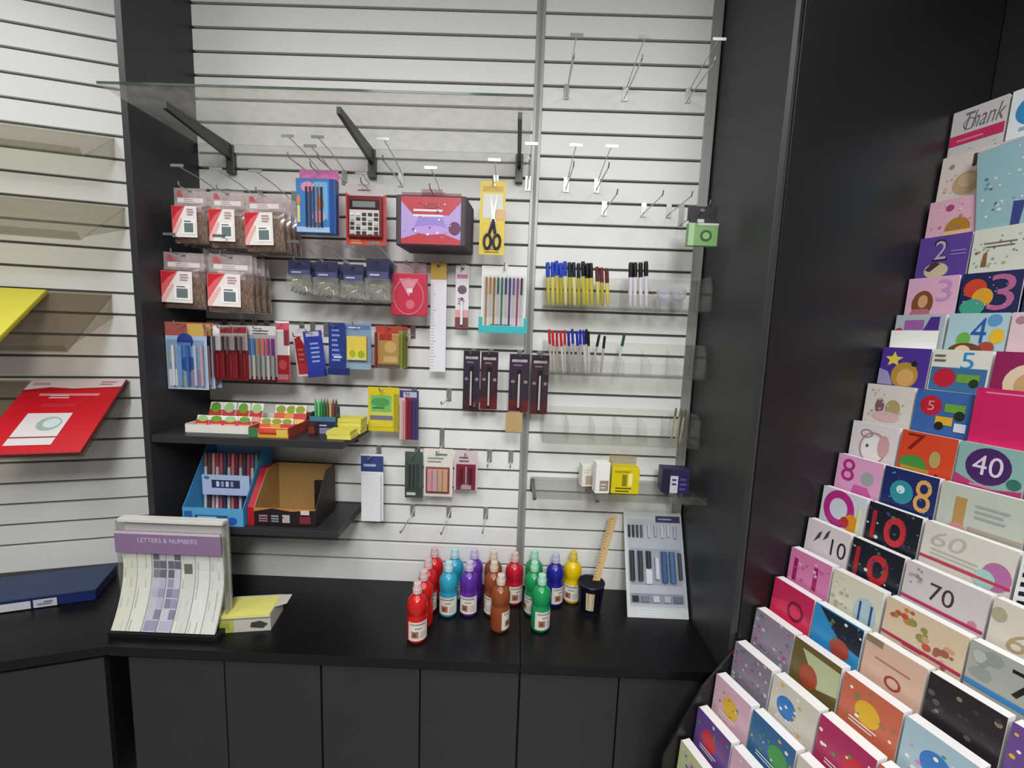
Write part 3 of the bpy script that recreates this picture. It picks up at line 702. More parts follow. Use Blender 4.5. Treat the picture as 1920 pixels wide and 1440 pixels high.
t, w, h = blister('strip_pack', 'long white strip pack with blue header at the end of the lower shelf', 'pack', (675, 853, 717, 979), -0.09, 'e4e4ea', [('r', 0, .74, 1, .97, '3a4684'), ('lines', 1, .12, .8, .9, .88, 'b8c0e0', 3), ('r', .0, .74, 1, .78, '2a4a6c'), ('lines', 2, .1, .62, .9, .72, 'c4c8d4', 2)], 'wire hook carrying the long white strip pack')
MB().box(-w*.44, 0, h*.01, w*.42, .0105, h*.70, mat('ecebf0', .45)).build('white_strips', t, bevel=.001)
t, w, h = blister('compass_pack', 'dark grey-green pack left of the eraser card', 'pack', (757, 849, 791, 936), -0.07, '4a5450', [('r', 0, .0, 1, .2, '3a4a46'), ('r', .15, .24, .9, .78, '5a6462'), ('r', .1, .06, .6, .12, 'c8d0cc'), ('r', .4, .84, .95, .96, '3f5a4a')], 'wire hook carrying the dark grey-green pack', bub=(.08, .2, .92, .8), depth=.013)
rods(t, w, h, [-.22, .0, .22], ['2c3634', '303c3c', '3a4644'], .24, .74, .0036, .007, nm='tool')
t, w, h = blister('eraser_pack', 'white card with pink and peach erasers in a red frame', 'eraser pack', (793, 843, 847, 933), -0.08, 'e4dcd6', [('r', .06, .06, .9, .62, '9c4a4a'), ('r', .12, .1, .84, .58, 'd8a890'), ('lines', 2, .12, .7, .8, .84, '8a908c', 3), ('r', .4, .86, .8, .9, '6a8a70')], 'wire hook carrying the eraser card', bub=(.08, .08, .88, .62))
for i, c in enumerate(['d89aa8', 'd0a8b0', 'cda98a', 'e0a888']):
    MB().box(w*(-.37+.18*i), .002, h*.12, w*(-.37+.18*i+.165), .0118, h*.56, mat(c, .6)).build('eraser', t, bevel=.001)
t, w, h = blister('crimson_pack', 'small crimson blister pack right of the eraser card', 'pack', (850, 847, 894, 921), -0.07, 'd8c4c8', [('r', .08, 0, .92, .66, '8c1838'), ('r', .3, .02, .74, .14, 'd0b8bc'), ('r', .48, .16, .53, .6, 'd8c8cc'), ('lines', 2, .2, .7, .8, .88, '7a5a60', 4)], 'wire hook carrying the small crimson pack', bub=(.1, .03, .9, .62))
rods(t, w, h, [-.2, .2], ['6c1028', '5a0c20'], .16, .56, .005, .006, nm='refill')
# ---- green and black pack by the right panel
t, w, h = hang('ink_pack', 'green and black pack hanging beside the right black panel', 'pack', (1286, 383, 1348, 461), -0.20, hooklb='wire hook carrying the green and black pack')
card_hole(MB(), w*.9, h*.36, 0.02, 0.0215, mat('1c1c1e', .4)).build('header_card', t, (0, 0, h*.64))
MB().box(-w*.46, 0, 0, w*.44, 0.0195, h*.55, mat('7aa866', .4)).build('carton', t, bevel=.001)
art(t, [('r', 0, 0, .2, 1, 'a9c79a'), ('e', .6, .45, .2, .26, '3f5a38'), ('e', .6, .45, .12, .15, '8ab878'), ('r', .3, .9, 1, 1, 'c8ccc8')], w*.9, h*.55, -0.0002, x0=-w*.46)
MB().box(-w*.40, .004, h*.555, w*.42, .018, h*.66, mat('20242a', .4)).box(-w*.2, .003, h*.57, w*.0, .004, h*.65, mat('c8ccca', .4)).build('black_top', t)

# ---- empty hooks
def ehook(px, py, lb, ticket=True, ln=0.19, tcol=None):
    P = at(px, py, 0); k = round((SLOT0-P.z)/SP); hook(P.x, slot(k)-0.03, -ln, lb, ticket, tcol)
ehook(598, 325, 'empty wire hook behind the blue and pink pencil set')
ehook(646, 328, 'empty wire hook between the pencil set and the calculator')
ehook(752, 332, 'empty wire hook between the calculator and the pencil cases')
ehook(990, 335, 'empty wire hook on the grey post side of the scissors')
ehook(842, 745, 'empty wire hook below the white ruler', False, .15)
ehook(897, 748, 'empty wire hook below the leftmost dark packs', False, .15)
ehook(962, 778, 'wire hook with a kraft card ticket below the dark packs', True, .12, 'b59a6c')
ehook(918, 848, 'empty wire hook right of the small crimson pack', False, .10)
ehook(958, 850, 'empty wire hook next to the grey post beside the crimson pack', False, .10)
ehook(774, 945, 'empty wire hook in the lowest row, leftmost of three', False, .16)
ehook(842, 950, 'empty wire hook in the lowest row, middle of three', False, .16)
ehook(911, 955, 'empty wire hook in the lowest row, rightmost of three', False, .14)
ehook(1062, 338, 'empty wire hook with ticket bar on the right bay nearest the grey post')
ehook(1119, 340, 'empty wire hook with ticket bar, second from the grey post on the right bay')
ehook(1133, 383, 'empty wire hook lower on the right bay, leftmost of three', False)
ehook(1207, 386, 'empty wire hook lower on the right bay, middle of three', False)
ehook(1254, 389, 'empty wire hook lower on the right bay, nearest the green and black pack', False)
ehook(1062, 165, 'empty wire hook at the top of the right bay, leftmost of three', True)
ehook(1172, 170, 'empty wire hook at the top of the right bay, middle of three', True)
ehook(1290, 174, 'empty wire hook at the top of the right bay, rightmost of three', True)
P = at(765, 600, 0); ehook(775, 612, 'empty wire hook right of the red and gold craft packs', False, .10)

# ================================================================== CLEAR PEN TRAYS ON THE RIGHT BAY
TR = clear('fbfbfa', 0.06, 0.10, 0.015, 'ecece8')
TR2 = clear('f3f3f1', 0.10, 0.12, 0.05, 'e4e4e0')
def tray(z, x0, x1, lb, hfront, hside, Y=-0.125, nd=6):
    t = thing('pen_tray', lb, 'tray', ((x0+x1)/2, 0, z)); w = x1-x0
    MB().box(-w/2, Y, 0, w/2, -0.002, 0.005, TR2).build('base', t)
    MB().box(-w/2, Y-0.004, 0, w/2, Y, hfront, TR).build('front_panel', t)
    MB().box(-w/2, -0.004, 0.005, w/2, -0.001, hside, TR).build('back_panel', t)
    for q in (-w/2, w/2-0.004):
        MB().prismx([(Y, 0.005), (Y, hfront+.03), (Y+.02, hside), (-0.004, hside), (-0.004, 0.005)][::-1], q, q+0.004, TR2 if q > 0 else TR).build('end_panel', t)
    for i in range(1, nd):
        q = -w/2+w*i/nd
        MB().prismx([(Y, 0.005), (Y, hfront), (-0.004, hside*.8), (-0.004, 0.005)][::-1], q-0.0012, q+0.0012, TR).build('divider', t)
    return t
tray(1.667, 0.085, 0.632, 'clear pen tray holding yellow and white markers, topmost of three', 0.045, 0.115)
tray(1.440, 0.092, 0.632, 'clear pen tray holding thin ballpoint pens, middle of three', 0.05, 0.115)
tray(1.205, 0.098, 0.632, 'nearly empty clear pen tray, lowest of three', 0.065, 0.11)
def pen(px_top, px_bot, z0, Y0, r, body, cap, lb, capl=0.05, grp=None, name='pen', cat='pen', clip=True, ztop=None, top_y=None, Y1=None):
    "standing pen: foot on z0 under pixel column px_bot, top at pixel (px_top, top_y)"
    a = at(px_bot, top_y+75, Y0); a.z = z0
    b = at(px_top, top_y, Y1 if Y1 is not None else Y0-0.004)
    L = (b-a).length; d = (b-a).normalized()
    t = thing(name, lb, cat, a, group=grp); t.rotation_mode = 'QUATERNION'; t.rotation_quaternion = Vector((0, 0, 1)).rotation_difference(d)
    MB().lathe([(r*.3, 0), (r*.75, .006), (r, .012), (r, L-capl)], mat(body, .35), 9).build('barrel', t, smooth=True)
    MB().lathe([(r*1.12, L-capl), (r*1.12, L-.006), (r*.9, L)], mat(cap, .35), 9).build('cap', t, smooth=True)
    if clip: MB().box(-r*.25, -r*1.12-.003, L-capl*.8, r*.25, -r*1.1, L-.003, mat(cap, .35)).build('clip', t)
    return t
caps = [('2448b8', 'blue')]*5+[('1a2230', 'black')]*3+[('141414', 'black')]*3+[('6b2a30', 'dark red')]*3
xs = [1027, 1036, 1044, 1052, 1060, 1068, 1076, 1085, 1093, 1100, 1108, 1120, 1128, 1137]
names = {'blue': 0, 'black': 0, 'dark red': 0}
ordn = ['first', 'second', 'third', 'fourth', 'fifth', 'sixth']
for i, (x, (c, nm)) in enumerate(zip(xs, caps)):
    q = names[nm]; names[nm] += 1
    pen(x+random.uniform(-1, 1), x+2+random.uniform(-1.5, 1.5), 1.6725, -0.10, 0.0062, random.choice(['c9bc4a', 'd6cc66', 'b8aa44', 'ddd68a']), c,
        '%s %s-capped yellow marker from the left in the topmost pen tray' % (ordn[q], nm), 0.048, 'yellow-barrelled markers in the top tray', 'marker', 'marker', top_y=489+random.uniform(0, 6)+(9 if nm == 'dark red' else 0))
for i, x in enumerate([1183, 1191, 1201, 1211]):
    pen(x, x-1+i, 1.6725, -0.10, 0.0068, 'dcd8e0', '1b181c', '%s black-capped white marker from the left in the topmost pen tray' % ordn[i], 0.048, 'white-barrelled markers in the top tray', 'marker', 'marker', top_y=492+(i == 3)*-2)
for i, x in enumerate([1246, 1275]):
    P = at(x, 545, -0.075); t = thing('tape_dispenser', ['white rounded correction tape in the top tray, left one', 'white rounded correction tape in the top tray, right one'][i], 'correction tape', (P.x, -0.07, 1.6725), group='white correction tapes')
    MB().lathe([(0.001, -.011), (.020, -.011), (.024, -.007), (.024, .007), (.020, .011), (.001, .011)], clear('f0f0f6', .08, .15, .45, 'f4f4fa'), 16).build('case', t, (0, 0, .055), smooth=True, rot=(R(90), 0, 0))
    MB().box(-.010, -.008, 0, .010, .008, .036, clear('eef0f6', .08, .15, .4, 'f0f0f8')).build('nib_holder', t)
grp = [('c02834', 'red', [1029, 1036, 1044, 1051, 1059]), ('2430a8', 'blue', [1066, 1073, 1081, 1088, 1093]), ('16201e', 'black', [1099, 1104])]
for c, nm, L in grp:
    for i, x in enumerate(L):
        pen(x+random.uniform(-1, 1), x+random.uniform(0, 6), 1.4455, -0.095, 0.0042, random.choice(['b9b0ac', 'c9c4c2', 'a8a09c']), c, '%s %s-capped ballpoint pen from the left in the middle tray' % (ordn[i], nm), 0.05, 'ballpoint pens in the middle tray', top_y=618+random.uniform(-2, 4))
pen(1124, 1108, 1.4455, -0.09, 0.0042, 'b0aaa6', '141a16', 'black-capped ballpoint leaning right in the middle tray', 0.042, None, top_y=627)
pen(1134, 1126, 1.4455, -0.09, 0.0042, 'b0aaa6', '141a16', 'outermost black-capped ballpoint in the middle tray', 0.042, None, top_y=630)
pen(1171, 1155, 1.4455, -0.09, 0.0045, 'c9c8c4', '1f4f40', 'lone green-capped ballpoint leaning in the middle tray', 0.042, None, top_y=626)
for i, (a, b_) in enumerate([(1268, 1257), (1277, 1265), (1285, 1273)]):
    pen(a, b_, 1.2105, -0.08, 0.0033, 'a39a80', '5f5a44', '%s thin brown pencil from the left leaning in the lowest tray' % ordn[i], 0.03, 'thin brown pencils in the lowest tray', 'pencil', 'pencil', clip=False, top_y=765+i, Y1=-0.06)

# flat clear shelf with small boxes
SZ = 1.043
t = thing('acrylic_shelf', 'flat clear acrylic shelf carrying the yellow carton on the right bay', 'shelf', (0.355, 0, SZ))
MB().box(-0.285, -0.20, -0.006, 0.285, -0.001, 0, clear('f0f0ee', .08, .12, .05, 'd8d8d4')).build('plate', t)
MB().box(-0.285, -0.204, -0.006, 0.285, -0.20, 0.018, TR2).build('front_lip', t)
for q in (-0.278, -0.07, 0.225):
    MB().box(q-.008, -.012, -.05, q+.008, -.0005, -.007, GREYMETAL).box(q-.006, -.19, -.016, q+.006, -.012, -.007, GREYMETAL).build('bracket', t)
P = at(1008, 905, -0.03)
def sbox(name, lb, cat, px, Y, dep, col, shapes, z0=SZ+.0005, rotz=0, rough=.45):
    x0, y0, x1, y1 = px; b, w, h = rect(px, Y)
    h = at((x0+x1)/2, y0, Y).z-z0
    t = thing(name, lb, cat, (b.x, Y, z0), (0, 0, R(rotz)))
    MB().box(-w/2, 0, 0, w/2, dep, h, mat(col, rough)).build('carton', t, bevel=.0012)
    if shapes: art(t, shapes, w, h, -.0001)
    return t, w, h
sbox('white_box', 'small white carton standing left of the taller white carton', 'box', (1090, 872, 1113, 915), -0.09, .04, 'e8e4da', [('r', .3, .1, .95, .5, 'b8a48a'), ('lines', 2, .1, .6, .8, .85, 'd2cfc4', 3)], rotz=8)
sbox('white_box', 'white carton with brown label beside the yellow carton', 'box', (1115, 868, 1142, 925), -0.15, .04, 'efeeea', [('r', .3, .08, .92, .42, '9a8c7c'), ('lines', 2, .36, .14, .86, .36, 'd8d0c4', 3)], rotz=6)
t, w, h = sbox('yellow_box', 'bright yellow carton with dark print on the clear shelf', 'box', (1145, 878, 1197, 925), -0.145, .05, 'd8c400', [('r', .38, .3, .55, .75, '8a7a10'), ('lines', 2, .15, .05, .85, .28, '5a5008', 3), ('r', .6, .3, .75, .8, 'f0e890'), ('lines', 1, .1, .8, .9, .95, 'a89400', 3)])
MB().prismx([(0.05, h), (0.05, h+.03), (0.045, h+.03), (0.0, h+.0004)][::-1], -w/2, -w/2+.001, clear('f2eec0', .06, .1, .25, 'e0d890')).build('lid_flap', t)
MB().box(-w/2, .049, h+.0004, w/2, .05, h+.03, clear('ece8d8', .06, .1, .4, 'd0c8b8')).build('lid', t)
sbox('purple_box', 'dark purple carton with white panel at the right end of the clear shelf', 'box', (1240, 880, 1291, 922), -0.12, .05, '2c2450', [('r', .3, 0, .58, .72, 'cfcbd8'), ('lines', 3, .64, .1, .95, .7, '5a50a0', 3), ('r', 0, .0, .28, 1, '241e3a'), ('lines', 2, .36, .3, .52, .66, '3a3468', 2)], rotz=-3)

# ================================================================== ITEMS ON THE BLACK SHELVES
Z1 = 1.2203; Z2 = 0.9123
def open_tray(name, lb, px, Y, dep, hgt, col, z0, cat='tray', shapes=None, incol=None):
    b, w, h = rect(px, Y)
    t = thing(name, lb, cat, (b.x, Y, z0)); m_ = mat(col, .5); th = .0018
    MB().box(-w/2, 0, 0, w/2, dep, th, mat(incol or col, .5)).build('bottom', t)
    MB().box(-w/2, 0, th, w/2, th, hgt, m_).build('front_wall', t)
    MB().box(-w/2, dep-th, th, w/2, dep, hgt*1.6, m_).build('back_wall', t)
    MB().box(-w/2, th, th, -w/2+th, dep-th, hgt*1.1, m_).build('side_wall', t)
    MB().box(w/2-th, th, th, w/2, dep-th, hgt*1.1, m_).build('side_wall', t)
    if shapes: art(t, shapes, w, hgt, -.0001)
    return t, w
t, w = open_tray('display_tray', 'white cardboard tray of red and green packs on the upper black shelf', (347, 783, 468, 803), -0.215, .15, .026, 'e6e2da', Z1)
bx = t.location.x
for i in range(8):
    r_, q = divmod(i, 4)
    x = bx-w/2+.035+q*(w-.07)/3
    o = thing('seed_packet', ('front' if r_ == 0 else 'back')+' row red and green packet in the white tray, '+['leftmost', 'second', 'third', 'rightmost'][q], 'packet', (x, -.195+r_*.055, Z1+.003), (R(-18), 0, R(random.uniform(-6, 6))), group='red and green packets')
    hh = .050+r_*.035
    MB().box(-.022, 0, 0, .022, .008, hh, mat('e4e8dc', .5)).build('packet_body', o, bevel=.0015)
    art(o, [('r', 0, 0, 1, .7, ['b8402a', 'c4384a'][q % 2]), ('e', .5, .78, .4, .2, '6f9a3c' if (q+r_) % 2 else '9cc084'), ('r', .1, .25, .9, .45, 'e8a090')], .044, hh, -.0001)
t, w = open_tray('display_tray', 'striped red, green and yellow tray on the upper black shelf', (466, 790, 541, 818), -0.245, .19, .03, 'a8422e', Z1, shapes=[('r', 0, 0, .24, 1, '3f7a4a'), ('r', .24, .5, 1, 1, 'd8463c'), ('r', .24, 0, 1, .48, 'd8a030'), ('r', .38, .55, .8, .95, 'e05048'), ('r', .7, .1, .98, .9, 'd8c050'), ('lines', 1, .28, .3, .9, .6, '9c2820', 3)])
bx = t.location.x
for i in range(6):
    r_, q = divmod(i, 3)
    o = thing('seed_packet', ('front' if r_ == 0 else 'back')+' row orange and green packet in the striped tray, '+['leftmost', 'middle', 'rightmost'][q], 'packet', (bx-w/2+.03+q*(w-.06)/2, -.21+r_*.08, Z1+.003), (R(-20), 0, R(random.uniform(-5, 5))), group='orange and green packets')
    hh = .052+r_*.030
    MB().box(-.02, 0, 0, .02, .008, hh, mat('e8ddca', .5)).build('packet_body', o, bevel=.0015)
    art(o, [('r', 0, 0, 1, .65, ['d85a44', 'd8963a', 'c8404a'][q]), ('e', .5, .8, .4, .17, '8a9a3c'), ('r', .1, .2, .9, .4, 'e8c06a')], .04, hh, -.0001)
t = thing('dark_carton', 'dark maroon carton lying between the striped tray and the crayon box', 'box', (-.6585, -.20, Z1), (0, 0, R(-1)))
MB().box(-.0115, 0, 0, .0115, .15, .038, mat('3a1c1e', .45)).build('carton', t, bevel=.0015)
art(t, [('r', .1, .2, .9, .8, '7a3428')], .023, .038, -.0001)
b, w, h = rect((584, 770, 632, 812), -.16)
t = thing('crayon_box', 'navy box with green and brown crayons standing up, upper shelf', 'crayon box', (b.x, -.17, Z1)); h = .058
MB().box(-w/2, 0, 0, w/2, .0015, h, mat('2c3050', .45)).box(-w/2, .035, 0, w/2, .0365, h*1.5, mat('3a5a70', .45)).box(-w/2, .0015, 0, -w/2+.0015, .035, h*1.2, mat('3a4a60', .45)).box(w/2-.0015, .0015, 0, w/2, .035, h*1.2, mat('3a4a60', .45)).box(-w/2, .0015, 0, w/2, .035, .0015, mat('2c3050', .45)).build('carton', t)
art(t, [('r', 0, 0, 1, .34, '8a88a8'), ('lines', 1, .2, .42, .85, .58, 'd0d0e0', 3), ('r', 0, .72, 1, 1, '4a7a90')], w, h, -.0001)
for i, c in enumerate(['4fa860', '6fc084', '3a8a4c', '2f6f3c', '6a5a3a', 'c8a878', '7a4a34', '5c3a2c']):
    o = MB().tube([(0, 0, .002), (0, 0, .10)], .0042, mat(c, .45), n=8).tube([(0, 0, .10), (0, 0, .112)], .0042, mat(c, .45), n=8, r2=.0012).build('crayon', None, (b.x-w/2+.008+i*(w-.016)/7, -.17+.026, Z1+.0015), smooth=True)
    tag(o, ['light green', 'pale green', 'mid green', 'dark green', 'olive', 'tan', 'brown', 'dark brown'][i]+' crayon standing in the navy crayon box', 'crayon', 'crayons in the navy box')
NY = mat('dcd25a', .7, var=.04)
def notes(px, Y, n, lbs, dep=.06):
    b, w, h = rect(px, Y)
    for i in range(n):
        o = MB().box(-w/2, 0, 0, w/2, dep, .0125, mat(['e2d862', 'd8cd55'][i % 2], .7, var=.05)).build('sticky_note_pad', None, (b.x+random.uniform(-.002, .002), Y+random.uniform(-.002, .002), Z1+.0128*i), bevel=.0006, rot=(0, 0, R(random.uniform(-3, 3))))
        tag(o, lbs % ['bottom', 'second', 'third', 'fourth'][i] if i < n-1 else lbs % 'top', 'sticky notes', 'yellow sticky note pads')
notes((612, 793, 657, 815), -.235, 2, '%s yellow sticky note pad in the low front stack')
notes((632, 772, 676, 805), -.16, 4, '%s yellow sticky note pad in the taller back stack')

# lower shelf: blue display box with pens, cardboard display box
b, w, h = rect((342, 960, 450, 978), -.225)
t = thing('display_box', 'blue slanted display box of coloured pens on the lower black shelf', 'display box', (b.x, -.228, Z2), (0, 0, R(0)))
BB = mat('3f8fc4', .4); D_ = .17; Hb = .235; w = .20; t.location.x = -.975
prof = [(0, 0), (D_, 0), (D_, Hb), (D_*.72, Hb), (.012, .075), (0, .06)]
MB().prismx([(a, c) for a, c in prof], -w/2, -w/2+.002, BB).build('side_wall', t)
MB().prismx([(a, c) for a, c in prof], w/2-.002, w/2, BB).build('side_wall', t)
MB().box(-w/2+.002, 0, 0, w/2-.002, .002, .06, BB).build('front_wall', t)
MB().box(-w/2+.002, .002, 0, w/2-.002, D_, .002, BB).build('bottom', t)
MB().box(-w/2+.002, D_-.002, .002, w/2-.002, D_, Hb, mat('7fb2d4', .4)).build('back_wall', t)
art(t, [('r', 0, 0, 1, 1, '5aa4d2'), ('r', .2, .4, .75, .6, '2a5a94'), ('r', .03, .3, .16, .8, '2f6aa8'), ('e', .82, .3, .08, .22, '3058b0'), ('lines', 1, .25, .42, .7, .58, 'bcd8ea', 3)], w, .06, -.0001)
pan = MB().box(-w*.34, .05, .085, w*.46, .0515, .155, mat('a9bce0', .4)).build('label_card', t)
art(pan, [('r', .2, .35, .8, .75, '2a2f50'), ('bars', 4, .3, .42, .7, .68, ['c8d0e8', '8a94b8']), ('e', .1, .85, .06, .08, '4a6ab0')], w*.8, .07, .05, x0=-w*.34, z0=.085)
pc = ['8a5a4a', '5a4a48', 'd8a08a', 'b04050', 'c8566a', '3a4a5a', '9a3a5a', 'd87a6a', '7a2a50', 'a85a40', '4a3a6a', 'c04a4a', '8a4a8a', '5a8a70']
for i, c in enumerate(pc):
    o = MB().tube([(0, 0, 0), (0, .012, .165)], .0048, mat('d0ccd0' if i % 3 == 0 else c, .35), n=8).tube([(0, .012, .165), (0, .0155, .212)], .0052, mat(c, .35), n=8).build('pen', None, (t.location.x-w/2+.012+i*(w-.024)/13, t.location.y+.085, Z2+.0025), smooth=True)
    tag(o, '%s pen in the blue slanted display box, %s from left' % (['brown', 'dark grey', 'peach', 'crimson', 'rose', 'slate', 'plum', 'coral', 'maroon', 'rust', 'indigo', 'red', 'violet', 'green'][i], ['first', 'second', 'third', 'fourth', 'fifth', 'sixth', 'seventh', 'eighth', 'ninth', 'tenth', 'eleventh', 'twelfth', 'thirteenth', 'last'][i]), 'pen', 'pens in the blue display box')
t = thing('display_box', 'open brown cardboard display box with black front and red side', 'display box', (-.745, -.215, Z2))
w = .205; D_ = .15; Hb = .17; KR = mat('a8844e', .7, var=.08)
side = [(0, 0), (D_, 0), (D_, Hb), (D_*.55, Hb), (0, .062)]
MB().prismx(side, -w/2, -w/2+.0022, KR).build('side_wall', t)
MB().prismx([(-.0003, 0), (D_, 0), (D_, Hb), (D_*.55, Hb), (-.0003, .062)], -w/2-.022, -w/2-.0002, mat('b01426', .4)).build('red_side', t, bevel=.001)
MB().prismx(side, w/2-.0022, w/2, mat('241414', .45)).build('side_wall', t)
MB().box(-w/2+.0022, 0, 0, w/2-.0022, .0022, .062, KR).build('front_wall', t)
MB().box(-w/2+.0022, D_-.0022, 0, w/2-.0022, D_, Hb, KR).build('back_wall', t)
MB().box(-w/2+.0022, .0022, 0, w/2-.0022, D_-.0022, .0022, KR).build('bottom', t)
art(t, [('r', 0, 0, 1, 1, '201418'), ('p', [(0, .8), (.3, 1), (.6, .85), (1, .95), (1, 1), (0, 1)], 'c07a40'), ('r', .08, .25, .22, .62, '9a7a8a'), ('r', .28, .25, .40, .62, '8a98a0'), ('r', .46, .22, .58, .66, 'b8a8a8'), ('lines', 2, .09, .3, .57, .58, '2a1c22', 3), ('r', .74, .2, .92, .6, '7a2a34'), ('r', .76, .7, .9, .95, 'cfc8c0')], w, .062, -.0001)
o = MB().box(-.017, -.0004, 0, .017, .012, .128, mat('1c1214', .45)).build('black_marker_carton', None, (-.668, -.135, Z2+.0025), bevel=.001)
tag(o, 'tall black carton standing inside the cardboard display box', 'box')

# ================================================================== COUNTER ITEMS
# ---- paint bottles
def bottle_meshes(col, capcol):
    t = thing('paint_bottle', '', 'paint bottle')
    body = mat(col, .22, var=.04)
    MB().lathe([(.001, 0), (.027, 0), (.0305, .004), (.0318, .012), (.0318, .074), (.0300, .082), (.0285, .088), (.0300, .094), (.0318, .103), (.0326, .113), (.0318, .124), (.0290, .135), (.0220, .144), (.0150, .150), (.0128, .153), (.0125, .157)], body, 24).build('bottle_body', t, smooth=True)
    MB().lathe([(.0150, .157), (.0152, .171), (.0140, .172), (.0120, .188), (.005, .190), (.0005, .190)], mat(capcol, .35), 16).build('cap', t, smooth=True)
    lb = MB().lathe([(.0321, .012), (.0321, .074)], mat('e6dfd8', .5), 14, a0=R(-90-62), a1=R(-90+62)).build('label', t, smooth=True)
    m2 = MB()
    for (a0, a1, z0, z1, c) in ((-40, 0, .022, .044, 'b0705a'), (-48, 40, .063, .069, '9a948e'), (8, 44, .020, .042, 'cfc8c0'), (-20, 20, .051, .056, '8aa490'), (-30, -14, .026, .038, '6a463a')):
        m2.lathe([(.0324, z0), (.0324, z1)], pr(c), 5, a0=R(-90+a0), a1=R(-90+a1))
    split_build(m2, 'label_print', lb)
    return t
BOT = {
 'red': ('c81c1c', 'd8b8b8', [(783, 1091), (795, 1068), (803, 1047), (815, 1026)], [20, -30, 40, -60]),
 'light blue': ('2b98b8', 'b8dce4', [(842, 1052), (853, 1028)], [5, 40]),
 'purple': ('5a2c98', 'c8bcdc', [(881, 1051), (890, 1029)], [0, -35]),
 'brown': ('8a4524', 'd8c4b8', [(940, 1076), (927, 1052), (926, 1032)], [75, -60, 30]),
 'crimson': ('b8182c', 'dcb4b8', [(966, 1035)], [30]),
 'green': ('169052', 'a8dcc0', [(1017, 1076), (1003, 1052), (1003, 1031)], [25, -50, 10]),
 'dark blue': ('20248c', 'b8bcd8', [(1043, 1037)], [40]),
 'yellow': ('e0bc00', 'd8c050', [(1076, 1033)], [-15])}
for nm, (c, cc, L, rz) in BOT.items():
    pt = bottle_meshes(c, cc)
    for i, q in enumerate(L):
        o = pt if i == 0 else copy_tree(pt)
        P = atz(q[0], q[1], CT+.19); y = min(P.y, -.037)
        o.location = (P.x, y, CT); o.rotation_euler = (0, 0, R(rz[i]))
        o['group'] = 'poster paint bottles'
        o['label'] = ('%s poster paint bottle on the black worktop' % nm) if len(L) == 1 else '%s %s poster paint bottle in its file on the worktop' % (ORD[i] if i < len(L)-1 else 'rearmost', nm)
# ---- mesh pot with wooden ruler
t = thing('pencil_pot', 'dark blue wire mesh pencil pot with pale label holding a wooden ruler', 'pencil pot', (.297, -.122, CT))
MESH = clear('55556a', .1, .3, .25, '26263c')
MB().lathe([(.036, .0), (.045, .104)], MESH, 24).build('mesh_wall', t, smooth=True)
MB().lathe([(.0005, .002), (.037, .002), (.037, .0), (.0005, .0)], mat('1c1c2c', .5, .3), 24).build('base', t)
NAV = mat('24224a', .35, .2)
MB().tube([(.045*math.cos(a), .045*math.sin(a), .104) for a in [i*math.pi/12 for i in range(25)]], .003, NAV, n=6).build('rim', t, smooth=True)
MB().lathe([(.0385, .018), (.0442, .085)], mat('d0bfa0', .6), 6, a0=R(-90-34), a1=R(-90+6)).build('label', t, smooth=True)
for k in range(16):
    a = 2*math.pi*k/16
    MB().tube([(.0365*math.cos(a), .0365*math.sin(a), .003), (.0455*math.cos(a), .0455*math.sin(a), .103)], .0009, NAV, n=4).build('wire', t)
A_ = Vector((.297-.004, -.122-.004, CT+.010)); B_ = at(1151, 967, -.075)
d = (B_-A_); L_ = d.length
ru = thing('wooden_ruler', 'wooden ruler leaning in the mesh pencil pot', 'ruler', A_); ru.rotation_mode = 'QUATERNION'
ru.rotation_quaternion = Vector((0, 0, 1)).rotation_difference(d.normalized())
WOOD = mat('d2b17c', .5, var=.12, scale=60, stretch=(8, 8, .6))
MB().box(-.013, -.0015, 0, .013, .0015, L_, WOOD).build('blade', ru, bevel=.0006)
art(ru, [('r', 0, i/31, .25 if i % 5 else .45, i/31+.004, '6a5230') for i in range(1, 31)], .026, L_, -.0016)
# ---- pen set on a grey card
z_t = at(1220, 962, -.02).z
bx0, bx1 = .4225, .638
t = thing('drawing_set', 'grey carded drawing set with blue and white pens leaning on the slatwall', 'pen set', ((bx0+bx1)/2, -.158, CT))
hh = math.hypot(.145, z_t-CT); th = math.atan2(.145, z_t-CT); t.rotation_euler = (-th, 0, 0)
w = bx1-bx0
MB().box(-w/2, 0, 0, w/2, .0025, hh, mat('cfd0d2', .35)).build('backing_card', t, bevel=.0006)
MB().box(-w*.47, -.0240, .04, w*.47, -.0232, hh*.93, clear('f8f9fc', .1, .06)).build('clear_blister', t)
art(t, [('r', .55, .90, .97, .965, '34345a'), ('lines', 1, .6, .92, .92, .95, 'b8b8d0', 3), ('lines', 3, .15, .02, .75, .09, 'd8d8de', 3), ('r', .06, .13, .94, .22, 'a2a2a8'), ('r', .08, .30, .92, .64, 'b4b6bc')], w, hh, -.0001)
for i, (c, z0, z1, r_) in enumerate([('3c3e40', .34, .62, .0085), ('46484a', .34, .62, .0085), ('3a3c3e', .46, .62, .0085), ('e8eaee', .36, .56, .008), ('4a6c94', .33, .62, .0105), ('5a7ea6', .33, .62, .0105), ('54565e', .36, .61, .006)]):
    x = w*[-.40, -.26, -.12, .02, .14, .27, .40][i]
    rr_ = min(r_*1.05, .0105); MB().tube([(x, -.0113, hh*z0), (x, -.0113, hh*z1)], rr_, mat(c, .35), n=10).build('pen', t, smooth=True)
MB().box(-w*.17, -.009, hh*.31, -w*.07, -.001, hh*.45, mat('eeeeec', .5)).build('eraser', t, bevel=.001)
for i, c in enumerate(['4a4c4e', '55585a', '6a6c6e', '808284']):
    MB().tube([(w*(-.42+.07*i), -.006, hh*.75), (w*(-.42+.07*i), -.006, hh*.87)], .0045, mat(c, .3, .4), n=8).build('pencil_lead_tube', t, smooth=True)
